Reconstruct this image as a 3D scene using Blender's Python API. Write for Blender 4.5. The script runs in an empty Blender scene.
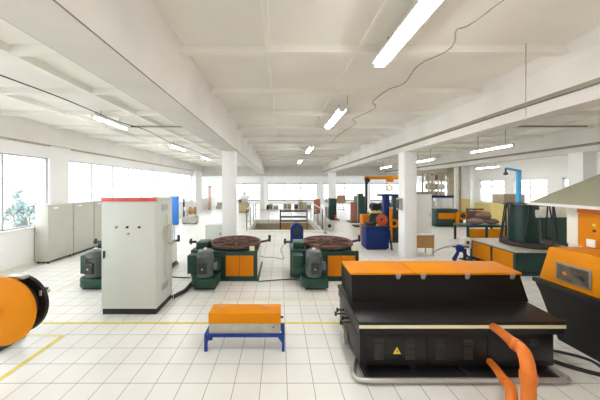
import bpy, bmesh, math, random
from mathutils import Vector, Matrix
random.seed(7)
S = bpy.context.scene
COL = S.collection
PI = math.pi

# ------------------------------------------------------------------ camera
cam_d = bpy.data.cameras.new('camera')
cam_d.sensor_width = 36.0
cam_d.lens = 36.0 * 242.0 / 600.0
cam_d.shift_x = 20.0 / 600.0
cam_d.shift_y = -14.0 / 600.0
cam_d.clip_start = 0.05
cam_d.clip_end = 300
cam = bpy.data.objects.new('camera', cam_d)
cam.location = (0, 0, 2.25)
cam.rotation_euler = (PI / 2, 0, 0)
COL.objects.link(cam)
S.camera = cam

# ------------------------------------------------------------------ world, exposure
W = bpy.data.worlds.new('overcast_sky')
S.world = W
W.use_nodes = True
bg = W.node_tree.nodes['Background']
bg.inputs[0].default_value = (0.95, 0.975, 1.0, 1)
bg.inputs[1].default_value = 1.55
S.view_settings.view_transform = 'Standard'
S.view_settings.look = 'None'
S.view_settings.exposure = 1.82
S.view_settings.gamma = 1.0
S.view_settings.use_curve_mapping = False
TUBE_STRENGTH = 23.0
try:
    S.cycles.use_denoising = True
    S.cycles.max_bounces = 10
    S.cycles.diffuse_bounces = 6
    S.cycles.transparent_max_bounces = 12
    S.cycles.sample_clamp_indirect = 6.0
except Exception:
    pass


# ------------------------------------------------------------------ materials
def mat(name, col, rough=0.5, metal=0.0, var=0.06, scale=6.0, bump=0.0, spec=0.5, col2=None, coat=0.0):
    m = bpy.data.materials.new(name)
    m.use_nodes = True
    nt = m.node_tree
    b = nt.nodes['Principled BSDF']
    b.inputs['Roughness'].default_value = rough
    b.inputs['Metallic'].default_value = metal
    b.inputs['Specular IOR Level'].default_value = spec
    if coat:
        b.inputs['Coat Weight'].default_value = coat
        b.inputs['Coat Roughness'].default_value = 0.15
    tc = nt.nodes.new('ShaderNodeTexCoord')
    nz = nt.nodes.new('ShaderNodeTexNoise')
    nz.inputs['Scale'].default_value = scale
    nz.inputs['Detail'].default_value = 5
    nt.links.new(tc.outputs['Object'], nz.inputs['Vector'])
    rp = nt.nodes.new('ShaderNodeValToRGB')
    rp.color_ramp.elements[0].position = 0.3
    rp.color_ramp.elements[1].position = 0.7
    c2 = col2 or tuple(c * (1 - var * 2) for c in col)
    rp.color_ramp.elements[0].color = (*c2, 1)
    rp.color_ramp.elements[1].color = (*col, 1)
    nt.links.new(nz.outputs['Fac'], rp.inputs['Fac'])
    nt.links.new(rp.outputs['Color'], b.inputs['Base Color'])
    if bump:
        bp = nt.nodes.new('ShaderNodeBump')
        bp.inputs['Strength'].default_value = bump
        bp.inputs['Distance'].default_value = 0.01
        nt.links.new(nz.outputs['Fac'], bp.inputs['Height'])
        nt.links.new(bp.outputs['Normal'], b.inputs['Normal'])
    return m


def emit(name, col, strength):
    m = bpy.data.materials.new(name)
    m.use_nodes = True
    nt = m.node_tree
    nt.nodes.clear()
    o = nt.nodes.new('ShaderNodeOutputMaterial')
    e = nt.nodes.new('ShaderNodeEmission')
    e.inputs[0].default_value = (*col, 1)
    e.inputs[1].default_value = strength
    nt.links.new(e.outputs[0], o.inputs[0])
    return m


def glass(name):
    m = bpy.data.materials.new(name)
    m.use_nodes = True
    nt = m.node_tree
    nt.nodes.clear()
    o = nt.nodes.new('ShaderNodeOutputMaterial')
    t = nt.nodes.new('ShaderNodeBsdfTransparent')
    t.inputs[0].default_value = (0.97, 0.985, 1, 1)
    g = nt.nodes.new('ShaderNodeBsdfGlossy')
    g.inputs['Roughness'].default_value = 0.02
    mx = nt.nodes.new('ShaderNodeMixShader')
    mx.inputs[0].default_value = 0.05
    nt.links.new(t.outputs[0], mx.inputs[1])
    nt.links.new(g.outputs[0], mx.inputs[2])
    nt.links.new(mx.outputs[0], o.inputs[0])
    return m


def tile_floor():
    m = bpy.data.materials.new('floor_tiles')
    m.use_nodes = True
    nt = m.node_tree
    b = nt.nodes['Principled BSDF']
    tc = nt.nodes.new('ShaderNodeTexCoord')
    mp = nt.nodes.new('ShaderNodeMapping')
    mp.inputs['Location'].default_value = (-0.08, -0.061, 0)
    br = nt.nodes.new('ShaderNodeTexBrick')
    br.offset = 0.0
    br.squash = 1.0
    br.inputs['Scale'].default_value = 1.0
    br.inputs['Brick Width'].default_value = 0.3
    br.inputs['Row Height'].default_value = 0.3
    br.inputs['Mortar Size'].default_value = 0.0042
    br.inputs['Mortar Smooth'].default_value = 0.3
    br.inputs['Bias'].default_value = 0.0
    br.inputs['Color1'].default_value = (0.86, 0.855, 0.825, 1)
    br.inputs['Color2'].default_value = (0.83, 0.822, 0.79, 1)
    br.inputs['Mortar'].default_value = (0.27, 0.26, 0.23, 1)
    nz = nt.nodes.new('ShaderNodeTexNoise')
    nz.inputs['Scale'].default_value = 0.9
    nz.inputs['Detail'].default_value = 6
    rp = nt.nodes.new('ShaderNodeValToRGB')
    rp.color_ramp.elements[0].position = 0.3
    rp.color_ramp.elements[0].color = (0.90, 0.89, 0.87, 1)
    rp.color_ramp.elements[1].position = 0.65
    rp.color_ramp.elements[1].color = (1, 1, 1, 1)
    mx = nt.nodes.new('ShaderNodeMix')
    mx.data_type = 'RGBA'
    mx.blend_type = 'MULTIPLY'
    mx.inputs[0].default_value = 1.0
    nt.links.new(tc.outputs['Object'], mp.inputs['Vector'])
    nt.links.new(mp.outputs['Vector'], br.inputs['Vector'])
    nt.links.new(tc.outputs['Object'], nz.inputs['Vector'])
    nt.links.new(nz.outputs['Fac'], rp.inputs['Fac'])
    nt.links.new(br.outputs['Color'], mx.inputs[6])
    nt.links.new(rp.outputs['Color'], mx.inputs[7])
    nt.links.new(mx.outputs[2], b.inputs['Base Color'])
    b.inputs['Roughness'].default_value = 0.33
    b.inputs['Specular IOR Level'].default_value = 0.45
    return m


M = {}
M['floor'] = tile_floor()
M['wall'] = mat('white_plaster', (0.88, 0.875, 0.86), 0.85, 0, 0.03, 1.2, 0.05)
M['ceil'] = mat('cream_concrete', (0.89, 0.865, 0.80), 0.9, 0, 0.05, 0.9, 0.12)
M['beam'] = mat('painted_concrete', (0.76, 0.735, 0.69), 0.9, 0, 0.06, 1.3, 0.12)
M['pillar'] = mat('white_pillar_paint', (0.90, 0.90, 0.895), 0.8, 0, 0.015, 2.0, 0.04)
M['groove'] = mat('dark_groove', (0.30, 0.265, 0.215), 0.95, 0, 0.1, 4)  # dark brown for the beam strips and the thin ceiling cables
M['tan_wall'] = mat('tan_plaster', (0.50, 0.42, 0.30), 0.9, 0, 0.08, 2)
M['yellow_dado'] = mat('yellow_dado_paint', (0.72, 0.58, 0.22), 0.7, 0, 0.04, 2)
M['white_frame'] = mat('white_window_frame', (0.82, 0.82, 0.82), 0.5, 0, 0.02)
M['grey_frame'] = mat('grey_window_frame', (0.42, 0.42, 0.43), 0.5, 0, 0.04)
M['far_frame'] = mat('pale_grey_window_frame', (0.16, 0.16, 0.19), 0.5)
M['glass'] = glass('window_glass')
M['line'] = mat('yellow_floor_tape', (0.80, 0.68, 0.10), 0.6, 0, 0.10, 9)
M['line2'] = mat('worn_yellow_floor_tape', (0.82, 0.76, 0.42), 0.6, 0, 0.08, 9)
M['cab'] = mat('grey_green_enamel', (0.60, 0.625, 0.575), 0.45, 0, 0.015)
M['cabside'] = M['cab']
M['red'] = mat('red_enamel', (0.72, 0.075, 0.06), 0.45, 0, 0.03)
M['black'] = mat('black_enamel', (0.009, 0.0083, 0.009), 0.36, 0, 0.1, 3, spec=0.3)
M['blackmat'] = mat('black_rubber', (0.018, 0.018, 0.018), 0.6, 0, 0.1)
M['orange'] = mat('orange_enamel', (0.68, 0.232, 0.003), 0.5, 0, 0.03, 4, spec=0.15)
M['orange_deep'] = mat('deep_orange_enamel', (0.70, 0.20, 0.006), 0.5, 0, 0.03, 4, spec=0.2)
M['pipe'] = mat('orange_plastic_pipe', (0.68, 0.175, 0.022), 0.42, 0, 0.07, 9, spec=0.3)
M['green'] = mat('dark_green_enamel', (0.009, 0.045, 0.036), 0.4, 0, 0.1, 5)
M['green2'] = mat('mid_green_enamel', (0.009, 0.058, 0.04), 0.45, 0, 0.1, 5)
M['motor'] = mat('grey_motor_paint', (0.12, 0.14, 0.138), 0.45, 0.1, 0.08, 8)
M['darkgrille'] = mat('dark_grille', (0.05, 0.055, 0.055), 0.6, 0.2, 0.1, 30)
M['blue'] = mat('dark_blue_enamel', (0.005, 0.026, 0.14), 0.5, 0, 0.06, spec=0.25)
M['skyblue'] = mat('bright_blue_enamel', (0.04, 0.22, 0.72), 0.45, 0, 0.05)
M['lightblue'] = mat('light_blue_enamel', (0.07, 0.42, 0.75), 0.45, 0, 0.05)
M['rust'] = mat('rusty_steel', (0.20, 0.095, 0.065), 0.6, 0.3, 0.2, 14, 0.2, col2=(0.07, 0.04, 0.035))
M['darksteel'] = mat('dark_steel', (0.045, 0.045, 0.048), 0.4, 0.5, 0.1)
M['steel'] = mat('brushed_steel', (0.52, 0.51, 0.48), 0.34, 0.7, 0.03, 5)
M['chrome'] = mat('bright_metal', (0.75, 0.75, 0.74), 0.22, 0.9, 0.04, 12)
M['galv'] = mat('grey_steel_sheet', (0.50, 0.485, 0.42), 0.45, 0.25, 0.12, 6)
M['darkrust'] = mat('dark_rusty_steel', (0.08, 0.055, 0.05), 0.6, 0.3, 0.2, 14)
M['cream'] = mat('cream_paint', (0.88, 0.82, 0.56), 0.55, 0, 0.03)
M['creampanel'] = mat('cream_panel', (0.82, 0.80, 0.70), 0.5, 0, 0.02)
M['beige'] = mat('beige_steel_cabinet', (0.52, 0.515, 0.45), 0.5, 0, 0.03, 3)
M['beigeside'] = M['beige']
M['white'] = mat('white_enamel', (0.84, 0.84, 0.82), 0.45, 0, 0.02)
M['paper'] = mat('white_paper', (0.88, 0.88, 0.86), 0.8, 0, 0.02)
M['wood'] = mat('honey_wood', (0.50, 0.27, 0.09), 0.55, 0, 0.1, 7)
M['brownwood'] = mat('brown_board', (0.50, 0.30, 0.19), 0.6, 0, 0.1, 6)
M['redbrown'] = mat('red_brown_board', (0.42, 0.15, 0.085), 0.6, 0, 0.1, 5)
M['carton'] = mat('cardboard', (0.46, 0.37, 0.26), 0.8, 0, 0.08, 5)
M['sack'] = mat('brown_sackcloth', (0.27, 0.175, 0.135), 0.85, 0, 0.15, 7, 0.3)
M['canvas'] = mat('grey_hood_sheet', (0.35, 0.335, 0.24), 0.75, 0, 0.03, 2)
M['hoodrim'] = mat('pale_hood_rim', (0.75, 0.74, 0.70), 0.6, 0, 0.03, 2)
M['cablewhite'] = mat('white_cable', (0.78, 0.77, 0.72), 0.5, 0, 0.03)
M['purple'] = mat('dull_brown_belt', (0.15, 0.095, 0.09), 0.7, 0, 0.1)
M['yellow'] = mat('warning_yellow', (0.88, 0.66, 0.05), 0.5, 0, 0.02)
M['greenlamp'] = emit('green_lamp', (0.30, 0.75, 0.06), 0.35)
M['redlamp'] = mat('dark_red_button', (0.16, 0.03, 0.03), 0.4)
M['ground'] = mat('pale_ground', (0.62, 0.62, 0.60), 0.9)
M['foliage'] = mat('hazed_leaf_green', (0.36, 0.46, 0.44), 0.8, 0, 0.2, 3)  # leaf colour paled to imitate overexposed haze outside
M['roll'] = mat('pale_sheet_roll', (0.60, 0.585, 0.53), 0.6, 0, 0.1, 5)
M['tube'] = emit('fluorescent_tube', (1.0, 0.99, 0.97), TUBE_STRENGTH)
M['smoked'] = mat('smoked_steel', (0.20, 0.175, 0.14), 0.3, 0.5, 0.3, 9)
M['groove2'] = mat('tan_groove', (0.52, 0.44, 0.33), 0.95, 0, 0.1, 4)  # plain tan for the stripe high on the left wall
M['ventgrey'] = mat('vent_grey', (0.36, 0.38, 0.36), 0.5)
M['pinkpost'] = mat('faded_pink_paint', (0.62, 0.42, 0.36), 0.7)
M['redorange'] = mat('red_orange_enamel', (0.50, 0.075, 0.02), 0.5, spec=0.3)
M['tan_desk'] = mat('tan_desk_board', (0.52, 0.42, 0.22), 0.6)
M['coil'] = mat('coil_cable', (0.62, 0.60, 0.53), 0.5)
M['windowframe'] = mat('worn_steel_frame', (0.30, 0.26, 0.19), 0.4, 0.4, 0.1, 9)
M['benchblue'] = mat('bench_blue_enamel', (0.014, 0.045, 0.26), 0.5, 0, 0.05, spec=0.3)
M['pit'] = mat('stair_pit_wall', (0.42, 0.37, 0.27), 0.9, 0, 0.1, 2)


# ------------------------------------------------------------------ mesh builder
def frame(d):
    d = d.normalized()
    up = Vector((0, 0, 1)) if abs(d.z) < 0.95 else Vector((0, 1, 0))
    a = d.cross(up).normalized()
    return a, a.cross(d).normalized()


class MB:
    def __init__(self):
        self.bm = bmesh.new()

    def box(self, x0, x1, y0, y1, z0, z1, bev=0.0, seg=2):
        r = bmesh.ops.create_cube(self.bm, size=1.0)
        vs = r['verts']
        for v in vs:
            v.co = Vector((x0 + (v.co.x + .5) * (x1 - x0), y0 + (v.co.y + .5) * (y1 - y0), z0 + (v.co.z + .5) * (z1 - z0)))
        if bev:
            es = list({e for v in vs for e in v.link_edges})
            bmesh.ops.bevel(self.bm, geom=es, offset=bev, segments=seg, profile=0.5, affect='EDGES')
        return self

    def bar(self, p0, p1, w, h=None, bev=0.0):
        p0, p1 = Vector(p0), Vector(p1)
        h = h or w
        d = p1 - p0
        a, b = frame(d)
        vs = []
        for p in (p0, p1):
            for s, t in ((-1, -1), (1, -1), (1, 1), (-1, 1)):
                vs.append(self.bm.verts.new(p + a * s * w / 2 + b * t * h / 2))
        f = self.bm.faces.new
        f(vs[0:4][::-1]); f(vs[4:8])
        for i in range(4):
            j = (i + 1) % 4
            f((vs[i], vs[j], vs[4 + j], vs[4 + i]))
        if bev:
            es = list({e for v in vs for e in v.link_edges})
            bmesh.ops.bevel(self.bm, geom=es, offset=bev, segments=2, profile=0.5, affect='EDGES')
        return self

    def cyl(self, p0, p1, r, seg=24, r2=None, cap=True):
        p0, p1 = Vector(p0), Vector(p1)
        r2 = r if r2 is None else r2
        a, b = frame(p1 - p0)
        A = [self.bm.verts.new(p0 + (a * math.cos(2 * PI * i / seg) + b * math.sin(2 * PI * i / seg)) * r) for i in range(seg)]
        B = [self.bm.verts.new(p1 + (a * math.cos(2 * PI * i / seg) + b * math.sin(2 * PI * i / seg)) * r2) for i in range(seg)]
        for i in range(seg):
            j = (i + 1) % seg
            self.bm.faces.new((A[i], A[j], B[j], B[i]))
        if cap:
            self.bm.faces.new(A[::-1]); self.bm.faces.new(B)
        return self

    def tube(self, pts, r, seg=10, curve=True, sub=8, cap=True):
        P = [Vector(p) for p in pts]
        if curve and len(P) > 2:
            Q = []
            for i in range(len(P) - 1):
                p0 = P[max(i - 1, 0)]; p1 = P[i]; p2 = P[i + 1]; p3 = P[min(i + 2, len(P) - 1)]
                for k in range(sub):
                    t = k / sub
                    Q.append(0.5 * ((2 * p1) + (p2 - p0) * t + (2 * p0 - 5 * p1 + 4 * p2 - p3) * t * t + (3 * p1 - p0 - 3 * p2 + p3) * t ** 3))
            Q.append(P[-1])
            P = Q
        rings = []
        d = (P[1] - P[0]).normalized()
        a, b = frame(d)
        for i, p in enumerate(P):
            t = (P[min(i + 1, len(P) - 1)] - P[max(i - 1, 0)]).normalized()
            a = (a - t * a.dot(t))
            if a.length < 1e-6:
                a, _ = frame(t)
            a.normalize()
            b = t.cross(a)
            rings.append([self.bm.verts.new(p + (a * math.cos(2 * PI * k / seg) + b * math.sin(2 * PI * k / seg)) * r) for k in range(seg)])
        for R0, R1 in zip(rings, rings[1:]):
            for k in range(seg):
                j = (k + 1) % seg
                self.bm.faces.new((R0[k], R0[j], R1[j], R1[k]))
        if cap:
            self.bm.faces.new(rings[0][::-1]); self.bm.faces.new(rings[-1])
        return self

    def lathe(self, prof, c, seg=40, axis='Z', closed=False):
        """prof: list of (r, t) along the axis"""
        c = Vector(c)
        ax = {'X': Vector((1, 0, 0)), 'Y': Vector((0, 1, 0)), 'Z': Vector((0, 0, 1))}[axis]
        a, b = frame(ax)
        rings = []
        for r, t in prof:
            if r < 1e-6:
                rings.append([self.bm.verts.new(c + ax * t)])
            else:
                rings.append([self.bm.verts.new(c + ax * t + (a * math.cos(2 * PI * k / seg) + b * math.sin(2 * PI * k / seg)) * r) for k in range(seg)])
        pairs = list(zip(rings, rings[1:]))
        if closed:
            pairs.append((rings[-1], rings[0]))
        for R0, R1 in pairs:
            for k in range(seg):
                j = (k + 1) % seg
                if len(R0) == 1 and len(R1) == 1:
                    continue
                if len(R0) == 1:
                    self.bm.faces.new((R0[0], R1[j], R1[k]))
                elif len(R1) == 1:
                    self.bm.faces.new((R0[k], R0[j], R1[0]))
                else:
                    self.bm.faces.new((R0[k], R0[j], R1[j], R1[k]))
        return self

    def prism(self, pts, axis, a0, a1, bev=0.0):
        """pts: 2D outline in the other two axes (X: (y,z), Y: (x,z), Z: (x,y))"""
        def mk(p, a):
            return {'X': (a, p[0], p[1]), 'Y': (p[0], a, p[1]), 'Z': (p[0], p[1], a)}[axis]
        A = [self.bm.verts.new(mk(p, a0)) for p in pts]
        B = [self.bm.verts.new(mk(p, a1)) for p in pts]
        n = len(pts)
        self.bm.faces.new(A); self.bm.faces.new(B[::-1])
        for i in range(n):
            j = (i + 1) % n
            self.bm.faces.new((A[i], B[i], B[j], A[j]))
        if bev:
            es = list({e for v in A + B for e in v.link_edges})
            bmesh.ops.bevel(self.bm, geom=es, offset=bev, segments=2, profile=0.5, affect='EDGES')
        return self

    def poly(self, verts, faces):
        V = [self.bm.verts.new(v) for v in verts]
        for f in faces:
            self.bm.faces.new([V[i] for i in f])
        return self

    def ball(self, c, rx, ry, rz, n=3, lump=0.0):
        r = bmesh.ops.create_icosphere(self.bm, subdivisions=n, radius=1.0)
        ph = [random.uniform(0, 6.28) for _ in range(6)]
        for v in r['verts']:
            p = v.co.copy()
            k = 1 + lump * (math.sin(3 * p.x + ph[0]) * math.cos(2.6 * p.y + ph[1]) + .5 * math.sin(5 * p.z + ph[2] + 4 * p.x) + .4 * math.sin(7 * p.y + ph[3]))
            v.co = Vector((c[0] + p.x * rx * k, c[1] + p.y * ry * k, c[2] + p.z * rz * k))
        return self

    def build(self, name, m, parent=None):
        bm = self.bm
        bmesh.ops.recalc_face_normals(bm, faces=bm.faces)
        if parent is not None:
            off = Vector((0, 0, 0))
            q = parent
            while q is not None:
                off += q.location
                q = q.parent
            bmesh.ops.translate(bm, verts=bm.verts, vec=-off)
        bm.normal_update()
        for f in bm.faces:
            f.smooth = True
        for e in bm.edges:
            if len(e.link_faces) == 2:
                if e.calc_face_angle(0) > math.radians(38):
                    e.smooth = False
        me = bpy.data.meshes.new(name)
        bm.to_mesh(me)
        bm.free()
        me.materials.append(M[m] if isinstance(m, str) else m)
        o = bpy.data.objects.new(name, me)
        COL.objects.link(o)
        if parent is not None:
            o.parent = parent
        return o


def thing(name, label, cat, loc, group=None):
    o = bpy.data.objects.new(name, None)
    o.empty_display_size = 0.1
    COL.objects.link(o)
    o.location = loc
    return tag(o, label, cat, group)


def tag(o, label, cat, group=None, kind=None):
    o['label'] = label
    o['category'] = cat
    if group:
        o['group'] = group
    if kind:
        o['kind'] = kind
    return o


def struct(mb, name, m, label, cat):
    return tag(mb.build(name, m), label, cat, kind='structure')


def sthing(name, label, cat, loc):
    return tag(thing(name, label, cat, loc), label, cat, kind='structure')


def dup(root, loc, label=None, rotz=None):
    r = root.copy(); COL.objects.link(r); r.location = loc
    if rotz is not None:
        r.rotation_euler = (0, 0, rotz)
    if label:
        r['label'] = label
    for ch in list(root.children):
        c = ch.copy(); COL.objects.link(c); c.parent = r
        for g in list(ch.children):
            d = g.copy(); COL.objects.link(d); d.parent = c
    return r


def B(*a, **k):
    return MB().box(*a, **k)


# ================================================================== SETTING
XL, XR, YF, YB = -7.1, 15.6, 30.0, -5.0
ZC = 4.1
# ---- floor with the stair opening
HX0, HX1, HY0, HY1 = -1.55, 2.0, 11.9, 16.2
fl = MB()
fl.box(XL - .3, XR + .3, YB, HY0, -.25, 0)
fl.box(XL - .3, HX0, HY0, HY1, -.25, 0)
fl.box(HX1, XR + .3, HY0, HY1, -.25, 0)
fl.box(XL - .3, XR + .3, HY1, YF + .3, -.25, 0)
floor = struct(fl, 'floor', 'floor', 'pale cream square-tiled workshop floor', 'floor')
for (x0, x1, y0, y1, k) in [(-4.1, 1.3, 3.945, 3.995, 'line'), (-1.15, 1.6, 4.75, 4.80, 'line2'), (-1.18, -1.12, 4.03, 4.75, 'line2'),
                            (-3.29, -3.23, 2.0, 3.62, 'line'), (-4.0, -3.23, 3.62, 3.67, 'line2'), (-4.82, -4.77, 4.9, 6.3, 'line2')]:
    B(x0, x1, y0, y1, 0.0002, 0.0016).build('yellow_line', k, floor)
# pit below the opening
pit = MB()
pit.box(HX0 - .2, HX0, HY0 - .2, HY1 + .2, -3.0, -.25)
pit.box(HX1, HX1 + .2, HY0 - .2, HY1 + .2, -3.0, -.25)
pit.box(HX0, HX1, HY1, HY1 + .2, -3.0, -.25)
pit.box(HX0, HX1, HY0 - .2, HY0, -3.0, -.25)
pit.box(HX0 - .2, HX1 + .2, HY0 - .2, HY1 + .2, -3.2, -3.0)
struct(pit, 'wall_stairwell', 'pit', 'dull tan walls below the stair opening', 'wall')
cb = MB()
cb.box(HX0 - .14, HX1 + .14, HY0 - .16, HY0, 0, .10, bev=.008)
cb.box(HX0 - .14, HX0, HY0, HY1, 0, .10, bev=.008)
cb.box(HX1, HX1 + .14, HY0, HY1, 0, .10, bev=.008)
struct(cb, 'trim_1', 'creampanel', 'low cream kerb round the stair opening', 'kerb')

# ---- ceiling: slab, cross ribs and thin long ribs
ce = MB()
ce.box(XL - .3, XR + .3, YB, YF + .3, ZC, ZC + .25)
y = 3.20 - 1.39 * 5
while y < 22.0:
    for (a, b) in ((XL, -1.82), (-1.35, 3.9), (4.35, 9.55), (10.0, XR)):
        # rib with sloping flanks
        ce.prism([(y - .03, 4.005), (y + .08, 4.005), (y + .10, ZC + .02), (y - .03, ZC + .02)], 'X', a, b)
    y += 1.39
for (xx, w, d) in ((-.16, .06, .035), (1.07, .06, .035), (-3.62, .12, .10), (-5.35, .10, .10), (5.6, .06, .04), (7.1, .06, .04), (8.4, .06, .04), (11.4, .06, .04), (13, .06, .04)):
    ce.prism([(xx - w / 2, ZC - d), (xx + w / 2, ZC - d), (xx + w * .7, ZC + .02), (xx - w * .7, ZC + .02)], 'Y', YB, 22)
struct(ce, 'ceiling', 'ceil', 'cream ribbed concrete ceiling', 'ceiling')

# ---- long beams
def beam(n, prof, grooves, label, y1=22.0):
    b = MB()
    b.prism(prof, 'Y', YB, y1)
    r = struct(b, n, 'beam', label, 'beam')
    for (x0, x1, z0, z1) in grooves:
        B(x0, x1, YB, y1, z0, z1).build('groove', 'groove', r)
    return r

zb, zg = 3.36, 3.52
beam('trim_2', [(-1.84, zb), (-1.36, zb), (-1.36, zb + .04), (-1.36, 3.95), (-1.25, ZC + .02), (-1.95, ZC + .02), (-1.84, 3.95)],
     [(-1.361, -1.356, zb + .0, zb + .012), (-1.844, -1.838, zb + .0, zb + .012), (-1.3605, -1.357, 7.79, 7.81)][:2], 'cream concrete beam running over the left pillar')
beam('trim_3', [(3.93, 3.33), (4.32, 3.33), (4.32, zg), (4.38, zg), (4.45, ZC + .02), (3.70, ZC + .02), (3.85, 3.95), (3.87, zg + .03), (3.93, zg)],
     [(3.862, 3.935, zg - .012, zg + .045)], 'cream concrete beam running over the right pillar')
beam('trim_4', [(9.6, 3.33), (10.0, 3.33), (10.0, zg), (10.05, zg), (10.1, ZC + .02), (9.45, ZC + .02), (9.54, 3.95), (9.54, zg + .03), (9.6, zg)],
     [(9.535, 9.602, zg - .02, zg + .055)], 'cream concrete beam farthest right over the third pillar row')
hd = MB()
hd.box(XL, XR, 22.0, 22.4, 3.17, ZC + .02)
hd.box(XL, XR, 22.4, YF, 3.45, ZC + .02)
struct(hd, 'trim_5', 'beam', 'lowered cream ceiling band before the far windows', 'beam')

# ---- pillars
def pillar(n, x0, x1, y0, y1, label, top=3.36):
    b = MB()
    b.box(x0, x1, y0, y1, 0, top, bev=.012)
    b.box(x0 - .012, x1 + .012, y0 - .012, y1 + .012, top - .03, top, bev=.004)
    return struct(b, n, 'pillar', label, 'pillar')

pillar('trim_6', -1.82, -1.42, 7.6, 8.0, 'white square pillar behind the left turntable')
p_r = pillar('trim_7', 3.91, 4.30, 7.6, 8.0, 'white square pillar right of centre with a grey switch box', 3.33)
pillar('trim_8', -1.84, -1.40, 22.0, 22.4, 'white far pillar left of the stair opening', 3.17)
pillar('trim_9', 3.78, 4.32, 18.6, 19.1, 'white far pillar right of the stair opening', 3.33)
pillar('trim_10', 9.52, 9.95, 7.6, 8.0, 'white pillar at the right behind the grey hood', 3.33)

# ---- left wall
ZS, ZH = 1.08, 3.11
wl = MB()
wl.box(XL - .28, XL, YB, YF, 0, ZS)
wl.box(XL - .28, XL, YB, YF, ZH, ZC + .02)
left_open = [(-3.0, 7.47), (8.14, 19.7), (21.4, 29.6)]
last = YB
for a, b in left_open:
    wl.box(XL - .28, XL, last, a, ZS, ZH)
    last = b
wl.box(XL - .28, XL, last, YF, ZS, ZH)
wl.box(XL, XL + .25, 19.72, 21.3, 0, 3.5)   # pilaster
struct(MB().box(XL + .001, XL + .16, YB, YF, 3.50, ZC + .02), 'trim_12', 'beam', 'cream edge beam along the top of the left wall', 'beam')  # darker beam colour carries the shade above the bright windows
wall_left = struct(wl, 'wall_left', 'wall', 'white left wall with a long band of windows', 'wall')
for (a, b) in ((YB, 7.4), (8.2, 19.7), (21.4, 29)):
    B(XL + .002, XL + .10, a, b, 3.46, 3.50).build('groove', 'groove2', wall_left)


def window_x(n, x, y0, y1, z0, z1, mull, label, w=.035, fm='grey_frame', bars=(), depth=.06):
    r = sthing(n, label, 'window', (x, (y0 + y1) / 2, z0))
    f = MB()
    f.box(x - depth, x, y0, y1, z0, z0 + w); f.box(x - depth, x, y0, y1, z1 - w, z1)
    f.box(x - depth, x, y0, y0 + w, z0, z1); f.box(x - depth, x, y1 - w, y1, z0, z1)
    for q in mull:
        f.box(x - depth, x, q - w / 2, q + w / 2, z0 + w, z1 - w)
    for (a, b, z) in bars:
        f.box(x - depth * .9, x - .004, a, b, z - w / 2, z + w / 2)
    f.build('window_frame', fm, r)
    p = MB()
    p.box(x - depth * .6, x - depth * .5, y0 + .01, y1 - .01, z0 + .01, z1 - .01)
    p.build('pane', 'glass', r)
    return r


window_x('window_1', XL - .08, -3.0, 7.47, ZS, ZH, [-1.0, .2, 1.4, 2.6, 3.85, 5.05, 6.27], 'nearest left window band, above the blank wall')
window_x('window_2', XL - .08, 8.14, 19.7, ZS, ZH, [9.24, 10.4, 11.5, 12.6, 13.75, 14.9, 16.1, 17.3, 18.5],
         'middle left window band behind the grey filing cabinets', bars=[(12.6, 14.9, 2.62), (10.4, 16.1, 1.62)])
window_x('window_3', XL - .08, 21.4, 29.6, ZS, ZH, [22.6, 23.8, 25, 26.2, 27.4, 28.6], 'farthest left window band near the end wall', bars=[(21.4, 29.6, 2.5)])
sl = MB()
sl.box(XL - .03, XL + .035, YB, 7.5, ZS - .035, ZS, bev=.006)
sl.box(XL - .03, XL + .035, 8.12, 19.72, ZS - .035, ZS, bev=.006)
struct(sl, 'trim_11', 'wall', 'thin white window sill along the left wall', 'sill')
sk = MB()
sk.box(XL, XL + .012, YB, 7.5, 0, .09)
sk.box(XL, XL + .012, 8.12, 19.7, 0, .09)
struct(sk, 'baseboard_left', 'creampanel', 'cream skirting along the left wall', 'baseboard')

gr = MB(); gr.box(-60, XL - .29, -40, 90, -.3, -.1)
struct(gr, 'trim_13', 'ground', 'pale ground outside the left windows', 'ground')
# ---- far wall with wide windows
ZFS, ZFH = .42, 2.62
wf = MB()
wf.box(XL, XR, YF, YF + .28, 0, ZFS)
wf.box(XL, XR, YF, YF + .28, ZFH, 3.5)
far_open = [(-6.6, -2.3), (-1.5, 4.6), (5.4, 10.6), (11.2, 15.2)]
last = XL
for a, b in far_open:
    wf.box(last, a, YF, YF + .28, ZFS, ZFH)
    last = b
wf.box(last, XR, YF, YF + .28, ZFS, ZFH)
struct(wf, 'wall_far', 'wall', 'white end wall with wide windows', 'wall')
for i, (a, b) in enumerate(far_open):
    nm = 'window_%d' % (4 + i)
    r = sthing(nm, ['end wall window left of the far left pillar', 'end wall window straight behind the stair opening', 'end wall window right of the far right pillar',
                    'end wall window at the far right corner'][i], 'window', ((a + b) / 2, YF, ZFS))
    f = MB()
    w = .13
    f.box(a, b, YF + .05, YF + .11, ZFS, ZFS + w); f.box(a, b, YF + .05, YF + .11, ZFH - w, ZFH)
    n = max(2, round((b - a) / 2.1))
    for k in range(n + 1):
        xx = a + (b - a) * k / n
        f.box(xx - w / 2, xx + w / 2, YF + .05, YF + .11, ZFS, ZFH)
    f.box(a, b, YF + .055, YF + .105, 1.93, 2.03)
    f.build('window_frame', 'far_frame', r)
    B(a, b, YF + .07, YF + .08, ZFS, ZFH).build('pane', 'glass', r)

tag(B(XL, XR, YB - .25, YB, 0, ZC + .02).build('wall_back', 'wall'), 'white wall behind the camera', 'wall', kind='structure')  # unseen, put in to cut the sky light from behind
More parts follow.
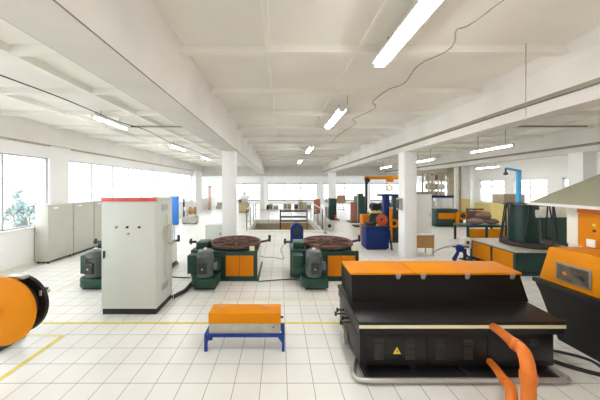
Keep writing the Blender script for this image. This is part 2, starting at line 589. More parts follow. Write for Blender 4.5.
# ---- right wall
RS, RH = 1.02, 2.72
right_open = [(9.0, 10.9), (11.5, 13.4), (14.1, 16.2), (16.8, 18.97), (22.5, 24.5), (25.5, 28)]
wr = MB()
wr.box(XR, XR + .28, YB, YF, 0, RS)
wr.box(XR, XR + .28, YB, YF, RH, ZC + .02)
last = YB
for a, b in right_open:
    wr.box(XR, XR + .28, last, a, RS, RH)
    last = b
wr.box(XR, XR + .28, last, YF, RS, RH)
wr.box(XR - .35, XR, 19.4, 20.4, 0, ZC)
wall_right = struct(wr, 'wall_right', 'wall', 'white right wall with yellow lower band', 'wall')
B(XR - .5, XR, 20.42, 21.8, 0, ZC - .02).build('tan_pilaster', 'tan_wall', wall_right)
B(XR - .012, XR - .001, 5.0, 19.38, 0, .96).build('yellow_band', 'yellow_dado', wall_right)
B(XR - .364, XR - .351, 19.39, 20.41, 0, 1.2).build('yellow_band', 'yellow_dado', wall_right)
for i, (a, b) in enumerate(right_open):
    nm = 'window_%d' % (8 + i)
    lab = ['right wall window hidden by the orange machine', 'right wall window behind the third pillar', 'right wall window behind the light blue crane',
           'right wall window left of the light blue crane', 'right wall window beyond the tan pilaster', 'right wall window nearest the far corner'][i]
    window_x(nm, XR + .12, a, b, RS, RH, [(a + b) / 2], lab, w=.10, fm='white_frame', bars=[(a, b, 2.2)])

# ================================================================== LIGHTS
def ceiling_light(x, y0, z, L, label, group, rods=False):
    q = .85 if abs(x - 1.34) < .01 else .62
    r = thing('ceiling_light', label, 'ceiling light', (x, y0 + L / 2, z), group)
    h = MB()
    h.prism([(x - .125 * q, z + .02), (x - .115 * q, z + .02), (x - .09 * q, z + .045), (x + .09 * q, z + .045), (x + .115 * q, z + .02), (x + .125 * q, z + .02), (x + .10 * q, z + .09), (x - .10 * q, z + .09)], 'Y', y0 - .03, y0 + L + .03)
    h.build('housing', 'white', r)
    for s in (-1, 1):
        MB().cyl((x + s * .045 * q, y0, z + .01), (x + s * .045 * q, y0 + L, z + .01), .028 * q, 14).build('tube', 'tube', r)
    for (a, b) in ((y0 - .03, y0), (y0 + L, y0 + L + .03)):
        B(x - .075 * q, x + .075 * q, a, b, z - .02, z + .05).build('end_cap', 'white', r)
    for yy in (y0 + .25, y0 + L - .25):
        top = ZC if not (rods is False) else 4.1
        MB().cyl((x, yy, z + .08), (x, yy, top + .01), .006, 6).build('hanging_rod', 'darksteel', r)
    return r

zl = 3.87
G = 'fluorescent lamps on the ceiling'
ceiling_light(1.34, 1.75, zl, 1.5, 'large bright tube lamp nearest the camera, right of centre', G)
ceiling_light(1.34, 5.25, zl, 1.5, 'second bright tube lamp in the centre row', G)
ceiling_light(1.34, 10.3, zl, 1.5, 'third tube lamp in the centre row', G)
ceiling_light(1.34, 15.5, zl, 1.5, 'farthest small tube lamp in the centre row', G)
ceiling_light(1.34, -1.6, zl, 1.5, 'added unseen tube lamp of the centre row behind the camera', G)  # out of view, added to brighten the front of the room
ceiling_light(-4.4, 5.7, zl, 1.2, 'bright tube lamp in the left bay above the grey cabinets', G)
ceiling_light(-4.4, 9.7, zl, 1.4, 'second tube lamp in the left bay', G)
ceiling_light(-4.4, 13.6, zl, 1.4, 'farthest tube lamp in the left bay', G)
ceiling_light(-4.4, .8, zl, 1.4, 'tube lamp of the left bay above the camera', G)
ceiling_light(6.75, 7.0, 3.42, 1.5, 'tube lamp on rods high in the right bay, nearest', G)
ceiling_light(6.75, 10.6, 3.42, 1.5, 'tube lamp on rods in the right bay just right of the white pillar', G)
ceiling_light(6.75, 14.6, 3.42, 1.5, 'tube lamp on rods in the right bay just left of the white pillar', G)
ceiling_light(6.75, 2.6, 3.42, 1.5, 'tube lamp in the right bay over the orange machine', G)
ceiling_light(-4.4, -3.2, zl, 1.4, 'added unseen tube lamp of the left bay behind the camera', G)  # unseen extra lamp, fills the left foreground with light
ceiling_light(6.75, -1.8, 3.42, 1.5, 'added unseen tube lamp of the right bay behind the camera', G)  # unseen extra lamp, fills the right foreground with light
ceiling_light(12.7, 14.0, 3.36, 1.6, 'tube lamp in the farthest right bay above the wall windows', G)
ceiling_light(12.7, 6.5, 3.36, 1.6, 'tube lamp in the farthest right bay near the third pillar', G)

# cables and conduits under the ceiling
def cable(name, label, pts, r, m, cat='cable', curve=True, seg=8):
    return tag(MB().tube(pts, r, seg, curve).build(name, m), label, cat)

zz = 3.99
cable('ceiling_cable', 'thin dark cable wriggling along the centre ceiling right of the lamps',
      [(2.15, 1.6, zz), (2.1, 2.15, zz), (2.05, 2.6, zz), (1.97, 2.7, zz), (2.12, 2.95, zz), (2.14, 3.15, zz), (2.0, 3.5, zz), (2.1, 4.1, zz), (1.95, 4.4, zz), (1.92, 5.0, zz), (2.1, 5.3, zz),
       (2.08, 5.7, zz), (1.9, 6.3, zz), (2.1, 6.8, zz), (2.0, 8.4, zz), (2.1, 9.8, zz)], .008, 'groove')
cable('ceiling_cable', 'dark cable sagging along the left bay beside the tube lamps',
      [(-4.1, 2.0, 3.9), (-4.12, 3.3, 3.88), (-4.1, 4.4, 3.9), (-4.02, 5.2, 3.86), (-4.1, 6.1, 3.88), (-3.95, 7.2, 3.9), (-4.1, 8.9, 3.88), (-4.0, 11, 3.9), (-4.1, 14, 3.9)], .011, 'darksteel')
cable('ceiling_conduit', 'straight grey conduit crossing the left bay ceiling', [(-4.35, 7.06, 3.98), (-2.6, 7.06, 3.98)], .022, 'groove', 'conduit', False)
cable('ceiling_conduit', 'straight grey conduit crossing the right bay ceiling', [(6.9, 7.02, 3.98), (8.9, 7.02, 3.98)], .022, 'groove', 'conduit', False)
cable('hanging_rod', 'thin rod hanging in front of the right beam', [(3.19, 3.14, 4.1), (3.19, 3.14, 3.08)], .004, 'groove', 'rod', False)
cable('hanging_rod', 'short thin rod hanging from the ceiling near the second centre lamp', [(1.32, 4.75, 4.1), (1.32, 4.75, 3.85)], .006, 'groove', 'rod', False)

# ================================================================== LEFT SIDE
# ---- tall electric cabinet
cx0, cx1, cy0, cy1 = -3.12, -2.165, 4.235, 4.86
ec = thing('electric_cabinet', 'tall grey-green electric cabinet with a red top band', 'cabinet', (cx0 + .48, 4.5, 0))
B(cx0 + .01, cx1 - .01, cy0 + .01, cy1 - .01, 0, .10).build('plinth', 'blackmat', ec)
B(cx0, cx1, cy0, cy1, .10, 1.985, bev=.006).build('body', 'cab', ec)
B(cx0 - .004, cx1 + .004, cy0 - .016, cy0 + .03, 1.985, 2.045, bev=.004).build('red_band', 'red', ec)
B(cx0 + .0, cx1 - .0, cy0 + .034, cy1, 1.985, 2.03, bev=.005).build('top_cover', 'cab', ec)
dr = B(cx0 + .008, cx1 - .006, cy0 - .016, cy0 - .001, .115, 1.975, bev=.004).build('door', 'cab', ec)
B(cx0 + .04, cx0 + .065, cy0 - .032, cy0 - .015, .99, 1.12, bev=.004).build('handle', 'blackmat', dr)
for (px, py, m) in ((117, 227, 'galv'), (128, 227, 'darkgrille'), (140, 227, 'redlamp'), (129, 233.5, 'galv')):
    x = (px - 280) * cy0 / 242; z = 2.25 - (py - 186) * cy0 / 242
    MB().lathe([(0, -.03), (.017, -.03), (.019, -.02), (.021, 0)], (x, cy0 - .016, z), 16, 'Y').build('indicator_button', m, dr)
for (z0, z1) in ((1.80, 1.90), (.33, .43)):
    v = MB()
    for k in range(6):
        zz2 = z0 + (z1 - z0) * k / 5
        v.box(cx1, cx1 + .006, 4.42, 4.66, zz2 - .005, zz2 + .005)
    v.build('side_vent', 'ventgrey', ec)
cc = MB()
for k in range(4):
    pts = []
    a0 = .10 + .014 * k
    for q in range(17):
        t = 2 * PI * q / 16
        pts.append((cx1 + .016 + .026 * k + .03 * (1 - math.cos(t)) * .5, 4.56 + .015 * k + a0 * math.sin(t) * .8, 1.34 + (a0 + .06) * math.cos(t)))
    cc.tube(pts, .0095, 8, True, 3)
cc.tube([(cx1 + .03, 4.60, 1.46), (cx1 + .03, 4.56, 1.72), (cx1 + .025, 4.58, 1.55)], .007, 8)
cc.tube([(cx1 + .05, 4.54, 1.15), (cx1 + .03, 4.50, .9), (cx1 + .03, 4.52, .6), (cx1 + .06, 4.66, .35), (cx1 + .10, 4.72, .012)], .006, 8)
tag(cc.build('cable_coil', 'coil'), 'white cable coil hanging on the side of the tall electric cabinet', 'cable')

cable('power_hose', 'thick black hose from the electric cabinet to the left turntable',
      [(-2.12, 4.80, .05), (-2.07, 4.95, .045), (-2.0, 5.15, .045), (-2.0, 5.5, .045), (-1.93, 5.72, .06)], .04, 'blackmat', 'hose')

# ---- grey filing cabinets on the left wall
fc = thing('filing_cabinet', 'beige steel cabinet at the near end of the left wall row', 'cabinet', (-6.9, 7.39, 0), 'beige cabinets by the left wall')
def fill_cab(root, y0, y1):
    x0, x1 = -7.06, -6.68
    B(x0, x1, y0, y1, .07, 1.70, bev=.005).build('body', 'beige', root)
    p = MB()
    for yy in (y0 + .05, y1 - .05):
        p.cyl((x1 - .05, yy, 0), (x1 - .05, yy, .075), .02, 10)
        p.cyl((x0 + .05, yy, 0), (x0 + .05, yy, .075), .02, 10)
    p.box(x0 + .03, x1 - .015, y0 + .02, y1 - .02, .055, .072)
    p.build('plinth', 'blackmat', root)
    d = B(x1 + .001, x1 + .014, y0 + .012, y1 - .012, .10, 1.68, bev=.003).build('door', 'beige', root)
    B(x1 + .014, x1 + .024, y1 - .05, y1 - .035, .90, .98, bev=.003).build('handle', 'beige', d)
    B(x1 + .015, x1 + .018, y0 + .16, y0 + .30, 1.58, 1.62).build('label_plate', 'paper', root)
fill_cab(fc, 6.97, 7.81)
dup(fc, (-6.9, 7.39 + .86, 0), 'second beige steel cabinet along the left wall row')
dup(fc, (-6.9, 7.39 + 1.72, 0), 'third beige steel cabinet, partly behind the tall electric cabinet')
dup(fc, (-6.9, 7.39 + 2.58, 0), 'last beige steel cabinet of the left wall row, behind the electric cabinet')

# ---- wire reel at the left edge
rx, rz = -3.47, .69
wrl = thing('wire_reel', 'big orange and black wire reel at the left edge', 'reel', (rx, 3.1, 0))
fo = MB().lathe([(0, -.03), (.40, -.012), (.425, 0), (.425, .03), (.41, .04), (0, .04)], (rx, 3.0, rz), 64, 'Y').build('orange_flange', 'orange', wrl)
MB().box(rx - .12, rx + .03, 2.945, 2.99, rz - .06, rz + .10, bev=.01).build('hub_bracket', 'orange_deep', fo)
MB().lathe([(0, .02), (.36, .02), (.385, .03), (.39, .07), (.37, .085), (0, .085)], (rx, 3.16, rz), 64, 'Y').build('black_flange', 'black', wrl)
MB().lathe([(.30, 0), (.30, .17)], (rx, 3.03, rz), 48, 'Y').build('drum', 'blackmat', wrl)
B(rx + .02, rx + .22, 3.06, 3.14, rz + .375, rz + .42, bev=.008).build('guide_plate', 'steel', wrl)
B(rx + .315, rx + .345, 3.165, 3.178, rz + .12, rz + .19, bev=.003).build('flange_glint', 'steel', wrl)  # pale strip imitating a reflection on the black flange
MB().cyl((rx, 2.93, rz), (rx, 3.62, rz), .035, 20).build('shaft', 'steel', wrl)
st = MB()
st.prism([(rx - .7, .05), (rx - .36, .05), (rx + .06, rz + .07), (rx - .09, rz + .07)], 'Y', 3.5, 3.58, bev=.006)
st.box(-4.3, -3.80, 3.05, 3.62, 0, .05, bev=.005)
st.build('stand', 'darksteel', wrl)

# ---- beyond the cabinet: blue locker and spooling things on the left aisle
bl = thing('blue_locker', 'bright blue locker seen just right of the electric cabinet', 'locker', (-6.05, 14.3, 0))
B(-6.4, -5.93, 14.0, 14.19, .04, 1.66, bev=.01).build('body', 'skyblue', bl)
B(-6.38, -5.95, 13.985, 13.999, .08, 1.62, bev=.004).build('door', 'skyblue', bl)
B(-6.38, -5.95, 14.02, 14.17, 0, .045).build('plinth', 'blackmat', bl)
B(-6.3, -6.24, 13.97, 13.985, 1.3, 1.42).build('label_plate', 'paper', bl)

sw = thing('spooling_machine', 'small spooling machine with a tan spool beside the blue locker', 'machine', (-5.3, 14.4, 0))
b = MB(); b.box(-5.75, -4.95, 14.2, 14.75, .05, .42, bev=.01); b.build('base', 'galv', sw)
for xx in (-5.68, -5.02):
    B(xx - .04, xx + .04, 14.25, 14.7, 0, .05).build('foot', 'blackmat', sw)
MB().lathe([(.10, -.16), (.24, -.16), (.24, -.12), (.15, -.10), (.15, .10), (.24, .12), (.24, .16), (.10, .16)], (-5.22, 14.45, .78), 28, 'X', True).build('spool', 'wood', sw)
MB().cyl((-5.5, 14.45, .78), (-4.96, 14.45, .78), .05, 14).build('spindle', 'steel', sw)
for xx in (-5.52, -5.0):
    B(xx - .025, xx + .025, 14.40, 14.5, .42, .8, bev=.006).build('bearing_post', 'steel', sw)
B(-5.74, -5.66, 14.3, 14.4, .42, 1.5, bev=.006).build('upright', 'darksteel', sw)
B(-5.62, -5.56, 14.5, 14.6, .42, 1.15, bev=.006).build('upright', 'white', sw)
B(-5.66, -5.53, 14.2, 14.32, .8, 1.02, bev=.01).build('control_box', 'white', sw)

wp = thing('wall_post', 'faded pink post beside the far left pillar', 'post', (-6.7, 23.2, 0))
B(-6.85, -6.6, 22.9, 23.2, 0, 2.15, bev=.01).build('panel', 'pinkpost', wp)
B(-6.9, -6.35, 22.95, 23.0, 2.15, 2.25).build('arm', 'darksteel', wp)
pp = thing('stack_of_crates', 'low grey crates at the far end of the left aisle', 'crate', (-5.6, 24, 0))
B(-6.3, -5.3, 23.8, 24.6, 0, .32, bev=.01).build('crate', 'galv', pp)
B(-6.2, -5.4, 23.85, 24.55, .32, .62, bev=.01).build('crate', 'carton', pp)
MB().cyl((-5.75, 24.2, .62), (-5.75, 24.2, 2.3), .05, 12).build('mast', 'darksteel', pp)
pp['label'] = 'low grey crates with a dark mast at the far end of the left aisle'

# ================================================================== BENCH
bn = thing('step_bench', 'orange-topped box on a blue steel frame in the middle of the floor', 'bench', (-.48, 3.42, 0))
B(-.975, .012, 3.29, 3.55, .375, .52, bev=.006).build('orange_lid', 'orange', bn)
B(-.97, .008, 3.30, 3.545, .236, .374, bev=.003).build('grey_box', 'galv', bn)
f = MB()
f.box(-1.03, .065, 3.285, 3.32, .195, .235); f.box(-1.03, .065, 3.53, 3.56, .195, .235)
f.box(-1.03, -.99, 3.32, 3.53, .195, .235); f.box(.025, .065, 3.32, 3.53, .195, .235)
f.build('frame', 'benchblue', bn)
for xx in (-1.03, .025):
    for yy in (3.285, 3.525):
        l = MB(); l.box(xx, xx + .04, yy, yy + .035, 0, .20)
        s = 1 if xx < -.5 else -1
        xi = xx + .04 if s > 0 else xx
        l.prism([(xi, .2), (xi + s * .06, .2), (xi, .12)], 'Y', yy + .004, yy + .03)
        l.build('leg', 'benchblue', bn)
B(.03, .062, 3.29, 3.315, .235, .37).build('side_stop', 'benchblue', bn)
for xx in (-.83, -.22):
    MB().tube([(xx, 3.42, .515), (xx, 3.42, .545), (xx + .05, 3.42, .545), (xx + .05, 3.42, .515)], .006, 8, False).build('lid_handle', 'chrome', bn)
MB().cyl((.008, 3.36, .43), (.045, 3.36, .43), .016, 12).build('side_knob', 'darksteel', bn)
MB().cyl((-.995, 3.40, .43), (-.97, 3.40, .43), .014, 12).build('side_knob', 'steel', bn)
MB().cyl((-.09, 3.288, .33), (-.09, 3.302, .33), .010, 10).build('bolt', 'redlamp', bn)

# ================================================================== BLACK MACHINE
bmx = thing('black_machine', 'long low black machine with orange lids and a chrome skid frame', 'machine', (2.1, 3.3, 0))
B(.945, 3.24, 2.865, 3.84, .12, .52, bev=.006).build('lower_body', 'black', bmx)
tt = MB()
tt.prism([(2.83, .62), (2.845, .655), (3.3, .675), (3.89, .675), (3.89, .62)], 'X', .925, 3.36, bev=.006)
tt.build('tabletop', 'black', bmx)
B(.93, 3.355, 2.835, 2.849, .578, .622, bev=.002).build('cream_strip', 'cream', bmx)
B(.935, 3.35, 2.85, 3.87, .50, .62).build('apron', 'black', bmx)
hb = MB()
n = 1
hb.prism([(3.295, .676), (3.345, 1.0), (3.345, 1.02), (3.84, 1.03), (3.86, .676)], 'X', .985, 3.385)
bm_ = hb.bm
for v in bm_.verts:   # ends lean in towards the top
    k = (v.co.z - .676) / .35
    if v.co.x > 2: v.co.x -= .07 * k
hb.build('hood', 'black', bmx)
for (a, b_) in ((.965, 1.845), (1.85, 3.335)):
    lid = MB()
    lid.prism([(3.325, 1.025), (3.33, 1.058), (3.74, 1.085), (3.80, 1.075), (3.84, 1.035)], 'X', a, b_, bev=.012)
    lo = lid.build('orange_lid', 'orange', bmx)
for px in (398, 423, 467, 512):
    x = (px - 280) * 3.33 / 242
    l = MB(); l.box(x - .034, x + .034, 3.312, 3.328, 1.0, 1.046, bev=.003); l.box(x - .022, x + .022, 3.318, 3.338, .972, 1.0, bev=.002)
    l.build('latch', 'steel', bmx)
# front access panels with louvres
for (a, b_) in ((1.02, 1.72), (1.74, 2.44), (2.46, 3.2)):
    B(a, b_, 2.856, 2.866, .15, .495, bev=.003).build('access_panel', 'black', bmx)
for px in (379, 410, 440, 468, 517, 534):
    x = (px - 280) * 2.855 / 242
    v = MB()
    for k in range(9):
        z = .20 + k * .028
        v.prism([(2.857, z), (2.849, z + .004), (2.857, z + .016)], 'X', x - .055, x + .055)
    v.build('louvre', 'blackmat', bmx)
xw, zw = (397 - 280) * 2.855 / 242, .305
w = MB(); w.prism([(xw - .045, zw - .035), (xw + .045, zw - .035), (xw, zw + .045)], 'Y', 2.852, 2.857)
wo = w.build('warning_sign', 'yellow', bmx)
MB().prism([(xw + .004, zw + .02), (xw - .012, zw - .002), (xw, zw - .003), (xw - .006, zw - .026), (xw + .012, zw + .004), (xw + .001, zw + .005)], 'Y', 2.8495, 2.8522).build('bolt_mark', 'blackmat', wo)
# skid frame
sr = .035
sk = MB()
sk.tube([(.99, 3.12, .05), (.93, 3.0, .05), (.88, 2.88, .05), (.87, 2.80, .05), (.91, 2.755, .05), (1.0, 2.74, .05), (1.3, 2.74, .05), (2.1, 2.74, .05), (3.0, 2.74, .05), (3.2, 2.74, .05), (3.29, 2.765, .05), (3.29, 2.84, .05), (3.25, 2.95, .05), (3.2, 3.08, .05)], .027, 16, True, 5)
sk.build('skid_tube', 'steel', bmx)
for xx in (1.02, 1.6, 2.2, 2.8, 3.18):
    x = MB()
    x.box(xx - .02, xx + .02, 2.76, 3.8, .03, .07)
    x.box(xx - .02, xx + .02, 2.90, 2.95, .07, .13)
    x.box(xx - .02, xx + .02, 3.7, 3.75, .07, .13)
    x.build('cross_bar', 'darksteel', bmx)
B(.99, 3.22, 2.775, 3.8, .012, .03).build('drip_tray', 'blackmat', bmx)
# valves on the left end
for (yy, ln) in ((3.25, .15), (3.36, .10), (3.47, .17), (3.58, .12)):
    v = MB()
    v.cyl((.97, yy, .42), (.97 - ln, yy, .42), .012, 10)
    v.cyl((.97 - ln, yy, .395), (.97 - ln, yy, .445), .018, 10)
    v.build('valve', 'blackmat', bmx)
c = MB(); c.cyl((.90, 3.46, .08), (.95, 3.46, .08), .075, 20); c.box(.895, .955, 3.41, 3.51, .10, .22)
c.build('caster', 'steel', bmx)

# ---- two orange pipes
def pipe(name, label, pts, r, collars):
    root = thing(name, label, 'pipe', (pts[-1][0], pts[-1][1], 0), 'orange plastic pipes at the black machine')
    MB().tube(pts, r, 24, True, 10).build('pipe_run', 'pipe', root)
    for (p0, p1) in collars:
        MB().cyl(p0, p1, r * 1.16, 28).build('collar', 'pipe', root)
    return root
r1 = .044
pipe('drain_pipe', 'taller orange plastic pipe bending down in front of the black machine',
     [(2.50, 2.83, .60), (2.36, 2.6, .69), (2.06, 2.15, .87), (1.92, 1.93, .955), (1.865, 1.845, .965), (1.842, 1.80, .91), (1.838, 1.79, .80), (1.838, 1.79, .5), (1.838, 1.79, .25), (1.838, 1.79, 0)], r1,
     [((1.942, 1.967, .942), (1.995, 2.055, .908)), ((1.838, 1.79, .80), (1.838, 1.79, .87)), ((1.838, 1.79, .50), (1.838, 1.79, .56))])
pipe('drain_pipe', 'shorter orange plastic pipe bending down in front of the black machine',
     [(2.47, 2.845, .18), (2.36, 2.66, .26), (2.1, 2.28, .44), (1.96, 2.06, .545), (1.875, 1.96, .57), (1.845, 1.93, .53), (1.838, 1.925, .43), (1.838, 1.925, .2), (1.838, 1.925, 0)], .039,
     [((1.985, 2.10, .525), (2.04, 2.19, .482)), ((1.838, 1.925, .40), (1.838, 1.925, .47))])

# ================================================================== TURNTABLES
def turntable(label, cx, cy):
    """payoff turntable, front towards the camera; disc centre cx, cy"""
    r = thing('payoff_turntable', label, 'turntable machine', (cx, cy, 0), 'turntable machines on the floor')
    f = cy - .67
    b = MB(); b.box(cx - .58, cx + .62, f, cy + .6, .06, .70, bev=.012); b.build('body', 'green', r)
    B(cx - .62, cx + .66, f - .02, cy + .62, .0, .06, bev=.008).build('base_frame', 'green', r)
    B(cx + .6205, cx + .632, f + .05, cy + .55, .12, .66, bev=.004).build('side_panel', 'creampanel', r)
    for (a, c_) in ((-.12, .20), (.21, .53)):
        gp = B(cx + a, cx + c_, f - .016, f - .001, .12, .605, bev=.005).build('grille_panel', 'orange', r)
        gm = MB()
        for i in range(8):
            for j in range(12):
                gx = cx + a + .045 + i * .033; gz = .17 + j * .035
                gm.box(gx - .010, gx + .010, f - .0185, f - .0155, gz - .010, gz + .010)
        gm.build('perforation', 'orange_deep', gp)
    # rotating disc
    d = MB()
    d.lathe([(.50, .72), (.62, .72), (.655, .74), (.655, .80), (.635, .815), (.60, .80), (.585, .775), (.50, .765)], (cx, cy, 0), 64, 'Z', True)
    d.build('turntable_ring', 'rust', r)
    d = MB(); d.lathe([(0, .70), (.52, .70), (.55, .735), (.50, .76), (0, .76)], (cx, cy, 0), 48)
    tb = d.build('turntable_plate', 'rust', r)
    sp = MB()
    for k in range(8):
        a = k * PI / 4 + .2
        sp.bar((cx + .10 * math.cos(a), cy + .10 * math.sin(a), .785), (cx + .60 * math.cos(a), cy + .60 * math.sin(a), .785), .035, .04)
    sp.lathe([(.28, .765), (.31, .765), (.31, .80), (.28, .80)], (cx, cy, 0), 40, 'Z', True)
    sp.build('spokes', 'rust', tb)
    MB().lathe([(0, .85), (.05, .85), (.07, .83), (.10, .76)], (cx, cy, 0), 24).build('hub', 'rust', tb)
    # gearbox at the left with its knobs
    B(cx - 1.0, cx - .62, cy - .55, cy + .15, .05, .70, bev=.012).build('gearbox', 'green', r)
    B(cx - .92, cx - .64, cy - .40, cy - .02, .70, .85, bev=.01).build('bracket', 'green2', r)
    B(cx - 1.012, cx - 1.001, cy - .5, cy + .1, .10, .66, bev=.003).build('side_panel', 'creampanel', r)
    k = MB(); k.cyl((cx - .98, cy - .2, .82), (cx - 1.16, cy - .2, .82), .03, 14); k.cyl((cx - 1.12, cy - .2, .76), (cx - 1.12, cy - .2, .90), .028, 12)
    k.build('brake_knob', 'darksteel', r)
    # arm at the right
    k = MB(); k.bar((cx + .60, cy + .1, .74), (cx + .88, cy + .1, .80), .05); k.cyl((cx + .88, cy + .1, .76), (cx + .88, cy + .1, .93), .035, 12)
    k.build('guide_arm', 'darksteel', r)
    B(cx + .44, cx + .56, f - .02, f + .0, .72, .83, bev=.008).build('tag_plate', 'cream', r)
    # motor and its trough
    mx, my = cx - .50, cy - 1.02
    tr = MB()
    o = []
    for q in range(9):
        a = PI / 2 + q * PI / 8
        o.append((mx - .10 + .20 * math.cos(a), my + .02 + .22 * math.sin(a)))
    tr.prism([(mx + .29, my + .24)] + o + [(mx + .29, my - .20)], 'Z', .06, .25, bev=.012)
    tr.build('motor_base', 'green2', r)
    B(mx - .20, mx + .24, my - .12, my + .16, 0, .06).build('motor_foot', 'blackmat', r)
    mo = MB()
    mo.lathe([(0, .255), (.15, .255), (.175, .28), (.175, .72), (.165, .74), (.165, .80), (.14, .83), (0, .84)], (mx, my, 0), 32)
    for q in range(28):
        a = 2 * PI * q / 28
        mo.bar((mx + .178 * math.cos(a), my + .178 * math.sin(a), .36), (mx + .178 * math.cos(a), my + .178 * math.sin(a), .70), .008, .022)
    m_ = mo.build('motor', 'motor', r)
    B(mx - .085, mx + .085, my - .225, my - .165, .36, .58, bev=.012).build('terminal_box', 'darkgrille', m_)
    MB().cyl((mx, my - .232, .47), (mx, my - .222, .47), .02, 14).build('logo_disc', 'steel', m_)
    B(mx - .035, mx + .035, my - .035, my + .035, .835, .875, bev=.012).build('yellow_cap', 'cream', m_)
    B(mx + .17, mx + .27, my - .06, my + .08, .40, .56, bev=.02).build('side_box', 'motor', m_)
    B(mx + .10, mx + .26, my + .14, my + .42, .29, .56, bev=.01).build('drive_housing', 'green', r)
    bgd = MB(); bgd.box(mx - .46, mx - .22, my + .14, my + .42, .24, .66, bev=.012); bgd.build('belt_guard', 'green2', r)
    B(mx - .30, mx - .05, my + .10, my + .40, .26, .40, bev=.01).build('guard_bracket', 'green', r)
    return r

t1 = turntable('green turntable machine with a rusty disc, left of the centre aisle', -1.16, 6.4)
dup(t1, (1.25, 6.4, 0), 'green turntable machine with a rusty disc, behind the left end of the black machine')
dup(t1, (-3.6, 6.4, 0), 'green turntable machine half hidden behind the tall electric cabinet')
cable('floor_cable', 'thin black cable on the floor between the two front turntables', [(-.5, 5.68, .012), (-.1, 5.76, .012), (.3, 5.80, .012), (.62, 5.70, .012)], .012, 'blackmat')
cable('floor_cable', 'pale cable hanging from the middle turntable to the left one', [(.12, 6.15, .78), (.02, 6.25, .6), (.1, 6.5, .3), (-.15, 6.6, .30), (-.4, 6.5, .34), (-.53, 6.4, .4)], .012, 'galv')
cable('floor_cable', 'dark cable on the floor left of the left turntable', [(-3.0, 6.1, .012), (-2.6, 5.95, .012), (-2.18, 5.9, .012)], .012, 'blackmat')

# ---- tower turntable at the right
tx, ty = 6.88, 6.72
tw = thing('tower_turntable', 'green and orange machine carrying a tall black wire cage tower', 'turntable machine', (tx, ty, 0))
B(5.92, 7.7, 6.08, 7.55, .06, .58, bev=.012).build('body', 'green', tw)
B(5.88, 7.74, 6.05, 7.58, 0, .06).build('base_frame', 'green', tw)
B(5.88, 7.74, 6.02, 7.6, .58, .62, bev=.008).build('top_plate', 'galv', tw)
for (a, b_) in ((6.14, 6.72), (6.80, 7.42)):
    B(5.903, 5.918, a, b_, .10, .55, bev=.005).build('side_panel', 'orange', tw)
MB().lathe([(.3, .62), (.56, .62), (.60, .64), (.60, .73), (.57, .75), (.52, .74), (.3, .72)], (tx, ty, 0), 56, 'Z', True).build('turntable_ring', 'darkrust', tw)
MB().lathe([(0, .62), (.34, .62), (.34, .74), (0, .74)], (tx, ty, 0), 40).build('turntable_plate', 'darksteel', tw)
cg = MB()
for k in range(12):
    a = 2 * PI * k / 12 + .12
    b_ = a + (.22 if k % 2 else -.22)
    cg.cyl((tx + .58 * math.cos(a), ty + .58 * math.sin(a), .73), (tx + .50 * math.cos(b_), ty + .50 * math.sin(b_), 1.74), .017, 10)
cg.build('cage_rods', 'darksteel', tw)
MB().lathe([(.50, 1.725), (.54, 1.725), (.54, 1.755), (.50, 1.755)], (tx, ty, 0), 48, 'Z', True).build('top_ring', 'darksteel', tw)
dm = MB(); dm.lathe([(.31, .74), (.34, .74), (.33, 1.2), (.30, 1.72), (.28, 1.72)], (tx - .12, ty, 0), 40, 'Z', True)
do = dm.build('inner_drum', 'green', tw)
B(tx - .16, tx - .05, ty - .36, ty - .345, 1.42, 1.62).build('paper_tag', 'paper', do)
B(tx + .0, tx + .09, ty - .36, ty - .345, 1.42, 1.62).build('paper_tag', 'paper', do)

# ================================================================== RIGHT ORANGE MACHINE
om = thing('orange_machine', 'large orange and black machine under a grey hood at the right edge', 'machine', (5.2, 2.6, 0))
bs = MB(); bs.prism([(3.55, 0), (3.80, .60), (3.88, .74), (3.88, .79), (1.0, .79), (1.0, 0)], 'X', 4.08, 6.4); bs.build('black_base', 'black', om)
B(4.05, 4.1, 1.0, 3.89, .735, .795, bev=.004).build('base_ledge', 'black', om)
ob = MB(); ob.prism([(3.86, .79), (3.72, 1.31), (3.66, 1.33), (1.0, 1.33), (1.0, .79)], 'X', 4.13, 6.3, bev=.01); ob.build('orange_body', 'orange', om)
wn = MB(); wn.box(4.116, 4.128, 3.20, 3.62, .86, 1.13, bev=.004); wo = wn.build('inspection_window', 'windowframe', om)
B(4.109, 4.117, 3.23, 3.59, .885, 1.105).build('window_recess', 'smoked', wo)
MB().cyl((4.10, 3.49, .99), (4.112, 3.49, .99), .026, 20).build('orange_knob', 'orange_deep', wo)
MB().tube([(4.10, 3.36, 1.0), (4.09, 3.30, 1.0), (4.10, 3.27, .96)], .012, 8).build('window_lever', 'darksteel', wo)
uc = B(4.62, 6.3, 1.2, 3.75, 1.33, 1.95, bev=.006).build('upper_cabinet', 'orange', om)
B(4.60, 4.625, 1.2, 3.75, 1.84, 1.95, bev=.003).build('header_strip', 'pipe', om)
B(4.62, 6.3, 3.755, 3.90, 1.333, 1.97, bev=.004).build('cream_end_panel', 'creampanel', om)
for (py, m) in ((225, 'greenlamp'), (231, 'redlamp')):
    yy = 4.62 * 242 / 314.5; z = 2.25 - (py - 186) * yy / 242
    MB().cyl((4.605, yy, z), (4.621, yy, z), .013 if m == 'greenlamp' else .018, 14).build('signal_button', m, om)
B(4.59, 4.62, 3.53, 3.63, 1.345, 1.46, bev=.006).build('socket_box', 'white', om)
